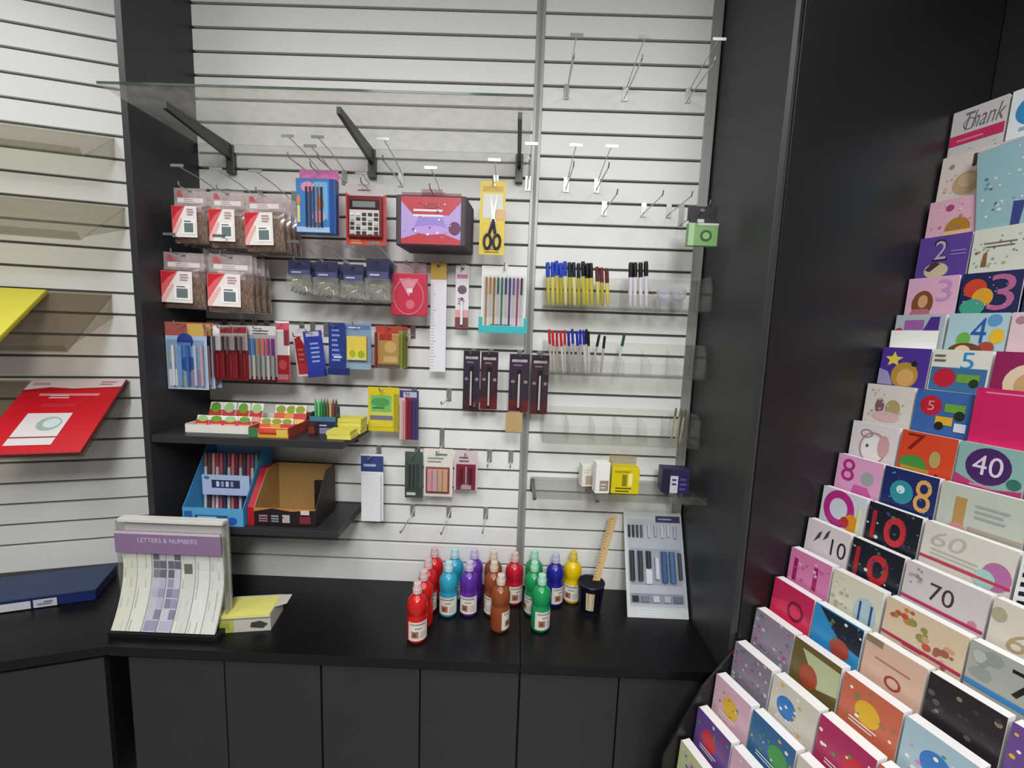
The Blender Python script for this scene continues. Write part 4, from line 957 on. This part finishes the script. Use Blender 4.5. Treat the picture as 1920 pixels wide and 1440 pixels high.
for i in range(5):
    MB().tube([(w*(-.08+.11*i), -.006, hh*.75+.004*(i % 2)), (w*(-.08+.11*i), -.006, hh*.87)], .006, mat(['dfe0dc', 'c8cac8', 'e6e6de'][i % 3], .35), n=8).build('nib_tube', t, smooth=True)
for i, (x, c, q) in enumerate([(-.36, '2c2c30', .05), (-.2, '8a8a90', .06), (-.02, 'dcdce0', .05), (.16, 'c8c8d0', .05), (.34, '7a8090', .07)]):
    MB().box(w*(x-q), -.009, hh*.145, w*(x+q), -.0006, hh*.20, mat(c, .4)).build('accessory', t, bevel=.001)
# ---- note cube box
t = thing('note_box', 'open white carton with yellow paper notes on the worktop beside the letter display', 'note box', (-.832, -.305, CT), (0, 0, R(9)))
W_, D_, H_ = .152, .10, .058; WC = mat('c9c7be', .6)
MB().box(-W_/2, 0, 0, W_/2, .0015, H_*.82, WC).build('front_wall', t)
MB().box(-W_/2, D_-.0015, 0, W_/2, D_, H_, WC).build('back_wall', t)
MB().box(-W_/2, .0015, 0, -W_/2+.0015, D_-.0015, H_, WC).build('side_wall', t)
MB().box(W_/2-.0015, .0015, 0, W_/2, D_-.0015, H_, WC).build('side_wall', t)
MB().box(-W_/2, .0015, 0, W_/2, D_-.0015, .0015, WC).build('bottom', t)
MB().prismz([(W_/2, D_*.35), (W_/2+.032, D_*.5), (W_/2+.032, D_*.98), (W_/2, D_)], H_-.002, H_-.0008, WC).build('lid_flap', t)
art(t, [('r', 0, 0, .28, 1, 'b8b858'), ('r', .05, .2, .2, .7, 'a4a850'), ('p', [(.6, .3), (.85, .2), (.95, .5), (.8, .75), (.62, .65)], '4a4440'), ('r', .0, .9, 1, 1, '8a8a78')], W_, H_*.82, -.0001)
o = MB().box(-W_/2+.003, .004, .0017, W_/2-.004, D_-.004, H_*.95, mat('e4df7a', .75, var=.04)).build('paper_block', None, t.location, rot=t.rotation_euler, bevel=.0006)
tag(o, 'block of pale yellow note paper inside the open white carton', 'note paper')
# ---- blue box file
fe = Vector((math.cos(R(20)), math.sin(R(20)), 0)); fp = Vector((-.072, .159, 0)).normalized()
c0 = Vector((-1.434, -.183, CT))
t = thing('box_file', 'dark blue box file with white spine label on the angled worktop', 'box file', c0-fe*.17, (0, 0, R(20)))
NB = mat('1d2c66', .38, var=.05)
MB().prismz([(-.17, 0), (.17, 0), (.155, .17), (-.17, .17)], 0, .036, NB).build('file_body', t, bevel=.003)
MB().prismz([(-.172, -.003), (.172, -.003), (.157, .172), (-.172, .172)], .0362, .041, mat('27375f', .4, var=.06)).build('lid', t, bevel=.0012)
art(t, [('r', .0, .1, .50, .85, 'd2d2d8'), ('r', .52, .1, .70, .88, 'c9cbd4'), ('r', .55, .3, .66, .5, '8a8c98'), ('r', .6, .55, .67, .68, '6a6c7a')], .34, .036, -.0031)
# ---- letter pack display
xl = at(205, 1160, -.345).x; xr = at(408, 1160, -.345).x; zt = at(320, 970, -.28).z
w = xr-xl; H_ = zt-CT
t = thing('letter_display', 'white counter display with purple header strip holding hanging letter packs', 'display stand', ((xl+xr)/2, -.30, CT))
MB().box(-w*.5, -.055, 0, w*.5, .028, .018, mat('1a1a1c', .4)).build('base', t, bevel=.002)
MB().box(-w*.49, .022, .018, w*.49, .027, H_, mat('d8d6d2', .4)).build('back_board', t, bevel=.001)
MB().box(-w*.49, .000, H_-.012, w*.49, .022, H_, mat('dedcd6', .35)).build('top_rail', t, bevel=.001)
hd = MB().box(-w*.505, -.008, H_*.70, w*.48, -.003, H_*.90, mat('8d7296', .4)).build('purple_header', t, bevel=.0006)
art(hd, [('r', 0, .88, 1, 1, 'd0c4c8'), ('t', 'LETTERS & NUMBERS', .22, .52, .78, .72, 'd8c4e0')], w*.985, H_*.20, -.0082, x0=-w*.505, z0=H_*.70)
MB().box(w*.485, -.004, .018, w*.50, .027, H_*.98, clear('eeeeea', .1, .1, .2, 'd8d8d2')).build('clear_side', t)
MB().box(-w*.50, -.004, .018, -w*.492, .027, H_*.98, clear('eeeeea', .1, .1, .2, 'd8d8d2')).build('clear_side', t)
cw = w*.96/7
for i in range(7):
    n = 10; cur = []
    for j in range(n+1):
        v = j/n; z = H_*.86*(1-v)+.022*v
        cur.append((.012-.056*max(0, (v-.35)/.65)**1.8, z))
    base = ['d8d8ca', 'dcdcd2', 'c0bec8', 'c6c4ce', 'd2d2cc', 'dcdcd6', 'd6d6d0'][i]
    prof = [(a-.007, b_) for a, b_ in cur]+[(a, b_) for a, b_ in cur[::-1]]
    mb = MB(); pts0 = prof; m_ = mat(base, .5)
    x0 = -cw/2+.0012; x1 = cw/2-.0012
    for j in range(n):
        (a0, b0), (a1, b1) = cur[j], cur[j+1]
        mb.add([(x0, a0-.007, b0), (x1, a0-.007, b0), (x1, a1-.007, b1), (x0, a1-.007, b1), (x0, a0, b0), (x1, a0, b0), (x1, a1, b1), (x0, a1, b1)],
               [(0, 3, 2, 1), (4, 5, 6, 7), (0, 4, 7, 3), (1, 2, 6, 5)], m_)
    mb.add([(x0, cur[0][0]-.007, cur[0][1]), (x1, cur[0][0]-.007, cur[0][1]), (x1, cur[0][0], cur[0][1]), (x0, cur[0][0], cur[0][1])], [(0, 1, 2, 3)], m_)
    mb.add([(x0, cur[n][0]-.007, cur[n][1]), (x1, cur[n][0]-.007, cur[n][1]), (x1, cur[n][0], cur[n][1]), (x0, cur[n][0], cur[n][1])], [(3, 2, 1, 0)], m_)
    o = thing('letter_pack', 'white letter pack hanging in the purple-topped display, %s of seven' % ['leftmost', 'second from left', 'third from left, purple-grey', 'middle, purple-grey', 'third from right', 'second from right', 'rightmost'][i], 'letter pack', t.location+Vector((-w*.48+cw*(i+.5), -.0002, 0)), group='letter packs in the display')
    mb.build('sheets', o)
    rn = random.Random(i); m2 = MB()
    for j in range(n):
        cs = ((['77757f', '86848e', '6c6a76'] if j < 5 else ['9a98b4', 'b4b2c8', '86849c']) if i in (2, 3) else ['c0c0b4', 'e4e4dc', 'cacac0', 'b4b4a8'])
        (a0, b0), (a1, b1) = cur[j], cur[j+1]
        for q in range(2):
            if rn.random() < (.8 if i in (2, 3) else .55):
                u0 = x0+(x1-x0)*(.12+.46*q); u1 = u0+(x1-x0)*(.44 if i in (2, 3) else .10); f0, f1 = .02, (.9 if i in (2, 3) else .98)
                P0 = (a0+(a1-a0)*f0-.0073, b0+(b1-b0)*f0); P1 = (a0+(a1-a0)*f1-.0073, b0+(b1-b0)*f1)
                m2.add([(u0, P1[0], P1[1]), (u1, P1[0], P1[1]), (u1, P0[0], P0[1]), (u0, P0[0], P0[1])], [(0, 1, 2, 3)], pr(rn.choice(cs)))
    if i == 4: m2.add([(x0+.01, .003, H_*.5), (x1-.008, .003, H_*.5), (x1-.008, .004, H_*.6), (x0+.01, .004, H_*.6)], [(0, 1, 2, 3)], pr('6a6c64'))
    split_build(m2, 'letter_print', o)

# ================================================================== GREETING CARD RACK
GA = R(19.46); GROT = GA-math.pi/2
GX = Vector((math.sin(GA), -math.cos(GA), 0)); GY = Vector((math.cos(GA), math.sin(GA), 0))
GP = Vector((0.667, -0.412, 0))
TIERS = [(.611, 2.253), (.590, 2.124), (.562, 1.996), (.541, 1.892), (.520, 1.776), (.487, 1.669), (.442, 1.573), (.400, 1.466), (.358, 1.356), (.313, 1.259), (.267, 1.164), (.219, 1.070), (.165, .987), (.110, .903), (.050, .818), (-.014, .727), (-.072, .640), (-.128, .552), (-.180, .464)]
rk = thing('card_rack', 'tall black stepped greeting card rack along the right side', 'card rack', GP, (0, 0, GROT))
LEN = 1.30
MB().prismx([(.0, 2.85), (.0, .70), (-.115, .60), (-.23, .42), (-.23, 0), (.85, 0), (.85, 2.85)], -.008, -.002, mat('151517', .42, var=.15, scale=10)).build('end_panel', rk, bevel=.001)
bp = [(s_+.17, z+.0) for s_, z in TIERS]
MB().prismx([(bp[0][0]+.03, 2.8), (bp[0][0]+.01, 2.8)]+bp+[(bp[-1][0], .3), (bp[-1][0]+.02, .3)]+[(a+.02, b-.004) for a, b in bp[::-1]], 0, LEN, mat('1b1b1d', .5)).build('back_board', rk)
MB().box(0, bp[-1][0]-.06, 0, LEN, .6, .29, mat('161618', .5)).build('plinth', rk)
CARDH = .155
def lean(st): return min(.012, max(.004, st*.2))
LEDG = mat('2a2a2c', .45)
for i, (s_, z) in enumerate(TIERS):
    s2 = TIERS[i+1][0] if i+1 < len(TIERS) else s_-.05
    st = s_-s2
    MB().box(0, s_-lean(st)-.003, z-CARDH-.009, LEN, s_+.062, z-CARDH-.0062, LEDG).build('ledge', rk)

def C(base, *sh, edge='f0eeee', tall=0, tilt=0, wide=None, dy=0): return dict(base=base, sh=list(sh), edge=edge, tall=tall, tilt=tilt, wide=wide, dy=dy)
RB = ['c8303c', 'e0b030', '3a7ac0', '4a9a50', 'e07ab0']
CARDS = {
 (0, 0): (C('c9c3c4', ('t', 'Thank', .25, .62, .98, .92, '6a6064', .35), ('o', .35, .72, .12, .10, .15, '6a6064'), ('r', 0, .38, 1, .56, 'c02a5c'), ('lines', 1, .15, .42, .85, .50, 'e0789c', 3), ('dots', 8, .1, .05, .9, .3, .02, ['8a8488'], 2)), 'pale card with grey script and magenta band'),
 (0, 1): (C('dfe4e8', ('e', .45, .62, .35, .26, '2f86bc'), ('r', .2, .3, .8, .36, '8aa8b8')), 'white card with a bright blue circle'),
 (1, 0): (C('d6c8c2', ('t', '1', .60, .72, .68, .94, '3a2a2c'), ('t', 'st', .72, .86, .86, .95, '6a5a58'), ('e', .55, .45, .26, .20, 'c0a07c'), ('e', .55, .50, .16, .12, 'd0b492'), ('e', .22, .80, .05, .04, '8a8888'), ('dots', 6, .1, .3, .4, .8, .03, ['e0a0a8', 'd8b0a8'], 3)), 'beige first birthday card with a tan teddy shape'),
 (2, 1): (C('8fb2ba', ('dots', 30, .1, .3, .9, .95, .035, ['b8ccd4', '4a6a8a', 'd0dce4', '6a92a0'], 4), ('p', [(.55, .1), (.68, .1), (.8, .38), (.62, .4)], '343c80'), tall=.105, tilt=-7, dy=-.006), 'large tilted pale blue card with speckled letters'),
 (2, 0): (C('d8a8bc', ('e', .62, .45, .24, .20, 'a87c2a'), ('r', .36, .30, .88, .42, 'd8b890'), ('e', .42, .84, .08, .06, 'a83c6a'), ('dots', 14, .1, .4, .95, .92, .03, ['b86a90', 'c87aa8', 'e8c8d8'], 5)), 'pink card with a golden-haired head'),
 (3, 0): (C('5a3f92', ('t', '2', .30, .55, .60, .94, '1e1838'), ('t', '2', .34, .58, .57, .91, 'b0a8b8'), ('e', .42, .38, .24, .14, 'c8b898'), ('p', [(.2, .4), (.34, .54), (.5, .5), (.3, .36)], '4a2c34'), ('lines', 2, .66, .62, .95, .74, '8c74c0', 2)), 'purple second birthday card'),
 (3, 1): (C('cfd0c6', ('lines', 2, .2, .66, .8, .78, '6a5a58', 5), ('dots', 26, .05, .35, .95, .95, .03, ['8a8a78', 'b89a6a', '9ab0a4', '7a4a3a'], 6), ('p', [(.2, .36), (.3, .36), (.28, .62), (.22, .58)], '8a5a3a')), 'white card with brown lettering and small flowers'),
 (3, 2): (C('d8ccc8', ('o', .4, .68, .4, .26, .35, 'a8303a'), ('r', 0, .34, .6, .5, '7a2018')), 'pale card with a big dark red numeral'),
 (4, 0): (C('d8a8c4', ('e', .35, .52, .22, .24, '7a4a2c'), ('e', .36, .56, .10, .12, 'd09a6c'), ('t', '3', .62, .55, .9, .94, 'c08ac0'), ('p', [(.1, .3), (.55, .3), (.5, .42), (.18, .42)], 'b06a78')), 'pink third birthday card with a long-haired girl'),
 (4, 1): (C('1e2450', ('e', .25, .74, .20, .16, 'c8402a'), ('e', .40, .58, .18, .16, 'd89a28'), ('e', .25, .42, .22, .14, '3f9a84'), ('t', '3', .50, .36, .92, .95, 'b0608c'), ('dots', 12, .05, .4, .95, .95, .025, ['d87ab0', '6a7ad0'], 7)), 'navy third birthday card with balloons'),
 (4, 2): (C('26345c', ('e', .4, .6, .3, .25, '4a7ab0')), 'dark blue card right of the navy third birthday card'),
 (5, 0): (C('a9b4bc', ('r', .2, .72, .6, .9, '9a5ca0'), ('p', [(.5, .5), (.9, .5), (.9, .95), (.72, .95)], '4c2c86'), ('e', .1, .66, .1, .1, 'b0344a'), ('r', .25, .56, .55, .62, 'd88ac0')), 'grey fourth birthday card with purple numeral'),
 (5, 1): (C('a8c4cc', ('t', '4', .42, .50, .68, .92, '235a9c'), ('e', .78, .88, .12, .1, '5a92c0'), ('e', .86, .62, .12, .12, 'e0b02c'), ('e', .32, .56, .12, .12, '6aa848'), ('e', .72, .42, .14, .11, 'a84438'), ('e', .38, .36, .3, .14, '6a4028'), ('e', .34, .36, .14, .10, 'e0c4a0'), edge='f2f2ee'), 'pale blue fourth birthday card with balloons'),
 (5, 2): (C('d8bcc4', ('e', .3, .80, .08, .06, '5a2838'), ('o', .8, .55, .3, .22, .2, 'c84a7a'), ('r', .3, .3, 1, .48, 'c81c54'), ('e', .15, .88, .08, .06, 'a87a8c')), 'pale pink card with crimson band'),
 (6, 0): (C('4c3290', ('star', .28, .78, .2, 'e0c850'), ('e', .55, .50, .28, .24, 'b08a38'), ('e', .58, .46, .18, .16, 'd0a060'), ('p', [(0, .3), (.35, .3), (.2, .55), (0, .6)], '9a90b8'), ('e', .72, .72, .06, .05, '2c1c20')), 'purple card with a yellow star and golden bear'),
 (6, 1): (C('d8d8cc', ('t', '5', .52, .68, .74, .96, '2f86c4'), ('r', .02, .3, .98, .70, '3a6a98'), ('e', .28, .52, .2, .16, 'b81c34'), ('r', .5, .46, .88, .60, '6a9a38'), ('e', .8, .46, .08, .07, '22301c'), ('lines', 2, .05, .78, .35, .94, '6a6048', 4), edge='f4f4f0'), 'white fifth birthday card with a green tractor'),
 (6, 2): (C('8c1e54', ('e', .6, .52, .42, .32, 'dcc8b0'), ('e', .6, .5, .25, .2, 'c0a070')), 'maroon card with a cream round picture'),
 (7, 0): (C('d2cac4', ('e', .62, .58, .16, .16, 'a89868'), ('e', .34, .60, .1, .14, '7a5a60'), ('e', .5, .42, .3, .1, 'd0a8ac'), ('dots', 18, .1, .35, .9, .92, .03, ['a8a098', 'c8a0a8', 'b8b088'], 8)), 'beige card with small animal drawings'),
 (7, 1): (C('3a62a4', ('e', .3, .74, .2, .17, 'b81c30'), ('t', '5', .24, .66, .36, .82, 'e08a90'), ('r', .55, .66, .9, .80, '6a9c3a'), ('e', .82, .62, .09, .08, '1c2c1c'), ('r', .42, .44, .72, .58, 'd8a82c'), ('e', .5, .42, .08, .07, '22201c'), ('r', .76, .36, .96, .50, 'cfd4dc')), 'blue fifth birthday card with red disc and tractor'),
 (7, 2): (C('c41c5c', ('lines', 1, .1, .92, .7, .97, 'e07aa0', 2), edge='d8487c', tall=.02, wide=.17, dy=-.012), 'plain hot pink envelope card'),
 (8, 0): (C('d8ccd0', ('e', .52, .52, .26, .24, 'e4dedc'), ('o', .52, .55, .30, .30, .12, 'b08a94'), ('o', .35, .8, .14, .08, .25, '8a848c'), ('e', .4, .58, .03, .03, '4a4448'), ('e', .75, .62, .12, .2, 'c89a9c')), 'white card with a pale unicorn'),
 (8, 1): (C('cf4426', ('t', '7', .12, .68, .45, .96, '7a1c14'), ('e', .30, .44, .26, .16, '3f8a3c'), ('r', .08, .30, .62, .40, 'c08a30'), ('e', .68, .6, .10, .14, 'a89a5a'), ('p', [(.6, .2), (.9, .2), (.75, .38)], '2c1c14')), 'orange-red seventh birthday card with a green dinosaur'),
 (8, 2): (C('84aaa4', ('p', [(0, 0), (1, 0), (1, .42), (.5, .34), (0, .50)], 'b0346c'), ('e', .48, .68, .34, .28, '42205c'), ('t', '40', .25, .54, .70, .84, 'd8c8dc'), ('lines', 1, .25, .34, .7, .42, 'd87aa4', 3), ('e', .88, .5, .1, .08, '2f6a58')), 'teal fortieth birthday card with purple disc'),
 (9, 0): (C('d89cc0', ('t', '8', .12, .52, .42, .94, 'b02a80'), ('e', .72, .66, .14, .12, '9aa0a0'), ('p', [(.4, .3), (.9, .3), (.75, .5), (.45, .5)], 'c8589c')), 'pink eighth birthday card'),
 (9, 1): (C('1c2a60', ('e', .38, .62, .22, .20, '2f8a98'), ('e', .36, .66, .08, .07, 'c8e0e4'), ('t', '8', .62, .38, .92, .92, 'd8a058'), ('dots', 14, .05, .35, .95, .95, .02, ['5a7ac8', '2fa0a8'], 9)), 'navy eighth birthday card with a turquoise monster'),
 (9, 2): (C('b9bdb2', ('r', .2, .38, .34, .82, 'b08a50'), ('e', .27, .36, .1, .06, 'd08a90'), ('lines', 3, .45, .55, .95, .8, '9aa09a', 4), ('r', .4, .36, 1, .42, 'a89a88'), wide=.15), 'pale grey-green card with a champagne glass'),
 (10, 0): (C('c8ccd4', ('o', .42, .66, .36, .34, .42, 'b0287c'), ('e', .74, .48, .16, .16, 'd88a20'), ('e', .60, .46, .1, .1, 'b03030'), ('r', .86, .3, .94, .8, 'd8d8a0')), 'pale card with a magenta nine and orange ball'),
 (10, 1): (C('182028', ('t', '10', .10, .38, .78, .88, 'b01c28'), ('o', .56, .62, .20, .25, .45, 'c03038'), ('dots', 22, .0, .3, 1, .98, .04, ['5a7a4a', '2f4a6a', 'd8d8e0', '3a2a50'], 10)), 'black tenth birthday card with red numerals, upper one'),
 (10, 2): (C('d2ccc2', ('t', '60', .1, .66, .5, .90, 'b8aca8', .2), ('lines', 3, .12, .45, .7, .64, 'b0b0a4', 5), ('e', .85, .55, .15, .2, 'b06a9c'), ('e', .74, .46, .11, .14, '9cc4bc'), ('r', 0, .43, 1, .475, 'b83050'), wide=.16), 'cream sixtieth birthday card with balloons'),
 (10, 3): (C('e0e0e0', *[('p', [(.05, .30+.13*i), (.5, .40+.13*i), (.95, .36+.13*i), (.95, .42+.13*i), (.5, .47+.13*i), (.05, .36+.13*i)], '141414') for i in range(5)], ('r', 0, .22, 1, .32, '2f7ec0')), 'black and white zebra striped card'),
 (11, 0): (C('d4c8cc', ('t', '10', .62, .50, .96, .80, '2a2228'), ('p', [(.2, .6), (.34, .72), (.38, .86), (.3, .8)], '4a4048'), ('p', [(.42, .7), (.52, .78), (.56, .94), (.48, .86)], '4a4048')), 'white tenth birthday card with black numerals'),
 (11, 1): (C('182028', ('t', '10', .10, .38, .78, .88, 'a81c28'), ('o', .56, .62, .20, .25, .45, 'b82a34'), ('dots', 22, .0, .3, 1, .98, .04, ['4a6a44', '2f4a6a', 'd8d8e0', '3a2a50'], 12)), 'black tenth birthday card with red numerals, lower one'),
 (11, 2): (C('c8bec0', ('t', '70', .34, .56, .64, .82, '3c3434'), ('dots', 10, .05, .6, .3, .98, .03, ['a89c98', '8a8484'], 11), ('e', .88, .5, .05, .05, 'c07a8c'), ('r', 0, .43, 1, .475, 'b82c5c'), wide=.15), 'pale pink seventieth birthday card'),
 (11, 3): (C('d0c8bc', ('t', '60', .25, .40, .8, .68, 'a8946c', .2), ('e', .1, .8, .1, .1, 'a8a084')), 'cream card with gold numerals'),
 (12, 0): (C('cf7aa8', ('t', '11', .12, .42, .72, .84, 'a01858'), ('dots', 12, .05, .35, .95, .95, .04, ['e0a8c8', 'b85a90'], 13)), 'pink eleventh birthday card'),
 (12, 1): (C('cfccb8', ('e', .72, .52, .22, .26, 'a8c0c8'), ('t', '11', .60, .38, .86, .70, '1c4a80'), ('dots', 16, .05, .4, .45, .95, .04, ['b4bc94', 'a8a888', 'd8d8c8'], 14)), 'cream eleventh birthday card with blue numerals'),
 (12, 2): (C('d2bca0', ('dots', 14, .1, .55, .6, .95, .06, ['b8503c', 'c87a4a', '8a8a4a'], 15), ('dots', 10, .55, .4, .95, .7, .05, ['c89a78', '9a5a48'], 16), ('lines', 2, .3, .34, .6, .46, 'a83a4c', 3), ('r', 0, .43, 1, .475, 'b02a58'), wide=.15), 'peach card with red flowers and lettering'),
 (12, 3): (C('a4a49e', ('t', '70', .40, .56, .92, .90, '141414'), ('dots', 8, .05, .6, .4, .95, .08, ['b4b4b0', '8e948e'], 17), ('r', 0, .42, .8, .49, '3a82c0'), wide=.16), 'grey seventieth birthday card with black numerals'),
 (13, 0): (C('c02a58', ('p', [(0, .3), (1, .3), (1, .55), (.5, .72), (0, .6)], 'd8345c'), ('o', .62, .60, .2, .18, .3, '7a1434')), 'crimson card with dark round figure'),
 (13, 1): (C('2f8cc4', ('p', [(.1, .98), (1, .98), (1, .55), (.6, .6)], '1c2430'), ('e', .62, .48, .2, .16, 'a84434'), ('dots', 12, .3, .6, 1, .98, .04, ['5a7a5a', 'd8d8e0', '2a3a60'], 18)), 'bright blue card with dark corner'),
 (13, 2): (C('d4b09c', ('lines', 1, .2, .7, .8, .76, 'b0705c', 2), ('o', .55, .5, .14, .1, .3, '9a3a38'), ('r', 0, .9, .3, 1, '8a7a60')), 'peach card with dark red figures'),
 (13, 3): (C('2a2428', ('dots', 14, .05, .4, .95, .95, .05, ['5a5054', '8a7a60', '3a3440'], 19)), 'dark patterned card at the bottom right'),
 (14, 0): (C('8c8494', ('dots', 40, .02, .2, .98, .98, .04, ['b07aa0', '6a6a78', 'c8b8c8', 'a0508a'], 20)), 'grey and pink glitter card, upper one'),
 (14, 1): (C('6a5c34', ('p', [(.2, .9), (1, .9), (1, .5), (.6, .4)], 'b8c098'), ('e', .4, .5, .2, .2, 'a84a30')), 'brown and green card'),
 (15, 0): (C('847c8c', ('dots', 40, .02, .2, .98, .98, .04, ['b06a98', '6a6a78', 'c8b8c8'], 21)), 'grey and pink glitter card, lower one'),
}
PAL = ['d8b0c0', 'a8c0cc', 'd2ccc0', '6a4a90', 'c86a50', '3a6a98', 'c8c89a', 'b03060']
NAMES = {'d8b0c0': 'pale pink', 'a8c0cc': 'pale blue', 'd2ccc0': 'cream', '6a4a90': 'purple', 'c86a50': 'orange', '3a6a98': 'mid blue', 'c8c89a': 'olive', 'b03060': 'crimson'}
CW = .120
rn = random.Random(11)
cols_used = {}
for i, (s_, z) in enumerate(TIERS):
    x = 0.004; ci = 0
    while x < 1.05 and ci < 7:
        spec = CARDS.get((i, ci))
        if spec is None:
            b_ = PAL[(i*3+ci*5) % 8]; n_ = NAMES[b_]
            sp = C(b_, ('e', rn.uniform(.3, .7), .62, .22, .18, rn.choice(RB)), ('dots', 12, .05, .35, .95, .95, .035, ['f0ece8', rn.choice(RB), rn.choice(RB)], i*9+ci), ('lines', 2, .2, .36, .8, .46, 'f4f0ec', 3))
            lb = '%s patterned card in tier %s from top, %s from rack end' % (n_, ['one', 'two', 'three', 'four', 'five', 'six', 'seven', 'eight', 'nine', 'ten', 'eleven', 'twelve', 'thirteen', 'fourteen', 'fifteen', 'sixteen', 'seventeen', 'eighteen', 'nineteen'][i], ['first', 'second', 'third', 'fourth', 'fifth', 'sixth', 'seventh'][ci])
        else:
            sp, lb = spec[0], spec[1]+' on the rack'
        w = (sp['wide'] or CW)-.006; h = CARDH+sp['tall']
        s_up = TIERS[i-1][0]
        st = s_-(TIERS[i+1][0] if i+1 < len(TIERS) else s_-.05)
        ln = lean(st); th = math.atan2(ln, CARDH)
        P = GP+GX*(x+w/2)+GY*(s_-ln+sp['dy'])+Vector((0, 0, z-CARDH+(.009 if sp['tilt'] else 0)))
        q = project(P+Vector((0, 0, CARDH))-GX*w/2); q2 = project(P+Vector((0, 0, CARDH*.5)))
        if spec is not None or (q[0] < 1960 and -60 < q2[1] < 1560):
            if q[0] > -9000:
                t = thing('greeting_card', lb, 'greeting card', P, (-th, R(sp['tilt']+rn.uniform(-.6, .6)), GROT), group='greeting cards on the rack')
                tk = max(.005, (s_up-s_)*.62-.004) if i else .012
                MB().box(-w/2, 0, 0, w/2, .0012, h, mat(sp['base'], .32, var=.03)).build('card_front', t)
                MB().box(-w/2+.0008, .0013, 0.0, w/2-.0008, tk, h-.0012, mat(sp['edge'], .6)).build('envelope', t)
                if sp['sh']: art(t, sp['sh'], w, h, -.0001)
        x += w+.006; ci += 1
# loose white card backs in front of the fourth birthday cards
P = GP+GX*(.061)+GY*(TIERS[5][0]-.0175)+Vector((0, 0, TIERS[5][1]-CARDH-.0))
t = thing('blank_card', 'blank white card back in front of the grey fourth birthday card', 'greeting card', P, (-.02, 0, GROT))
MB().box(-.058, 0, 0, .052, .002, CARDH-.046, PAPER).build('card_leaf', t)
MB().box(-.056, .0022, 0, .050, .004, CARDH-.049, PAPER).build('inner_leaf', t)
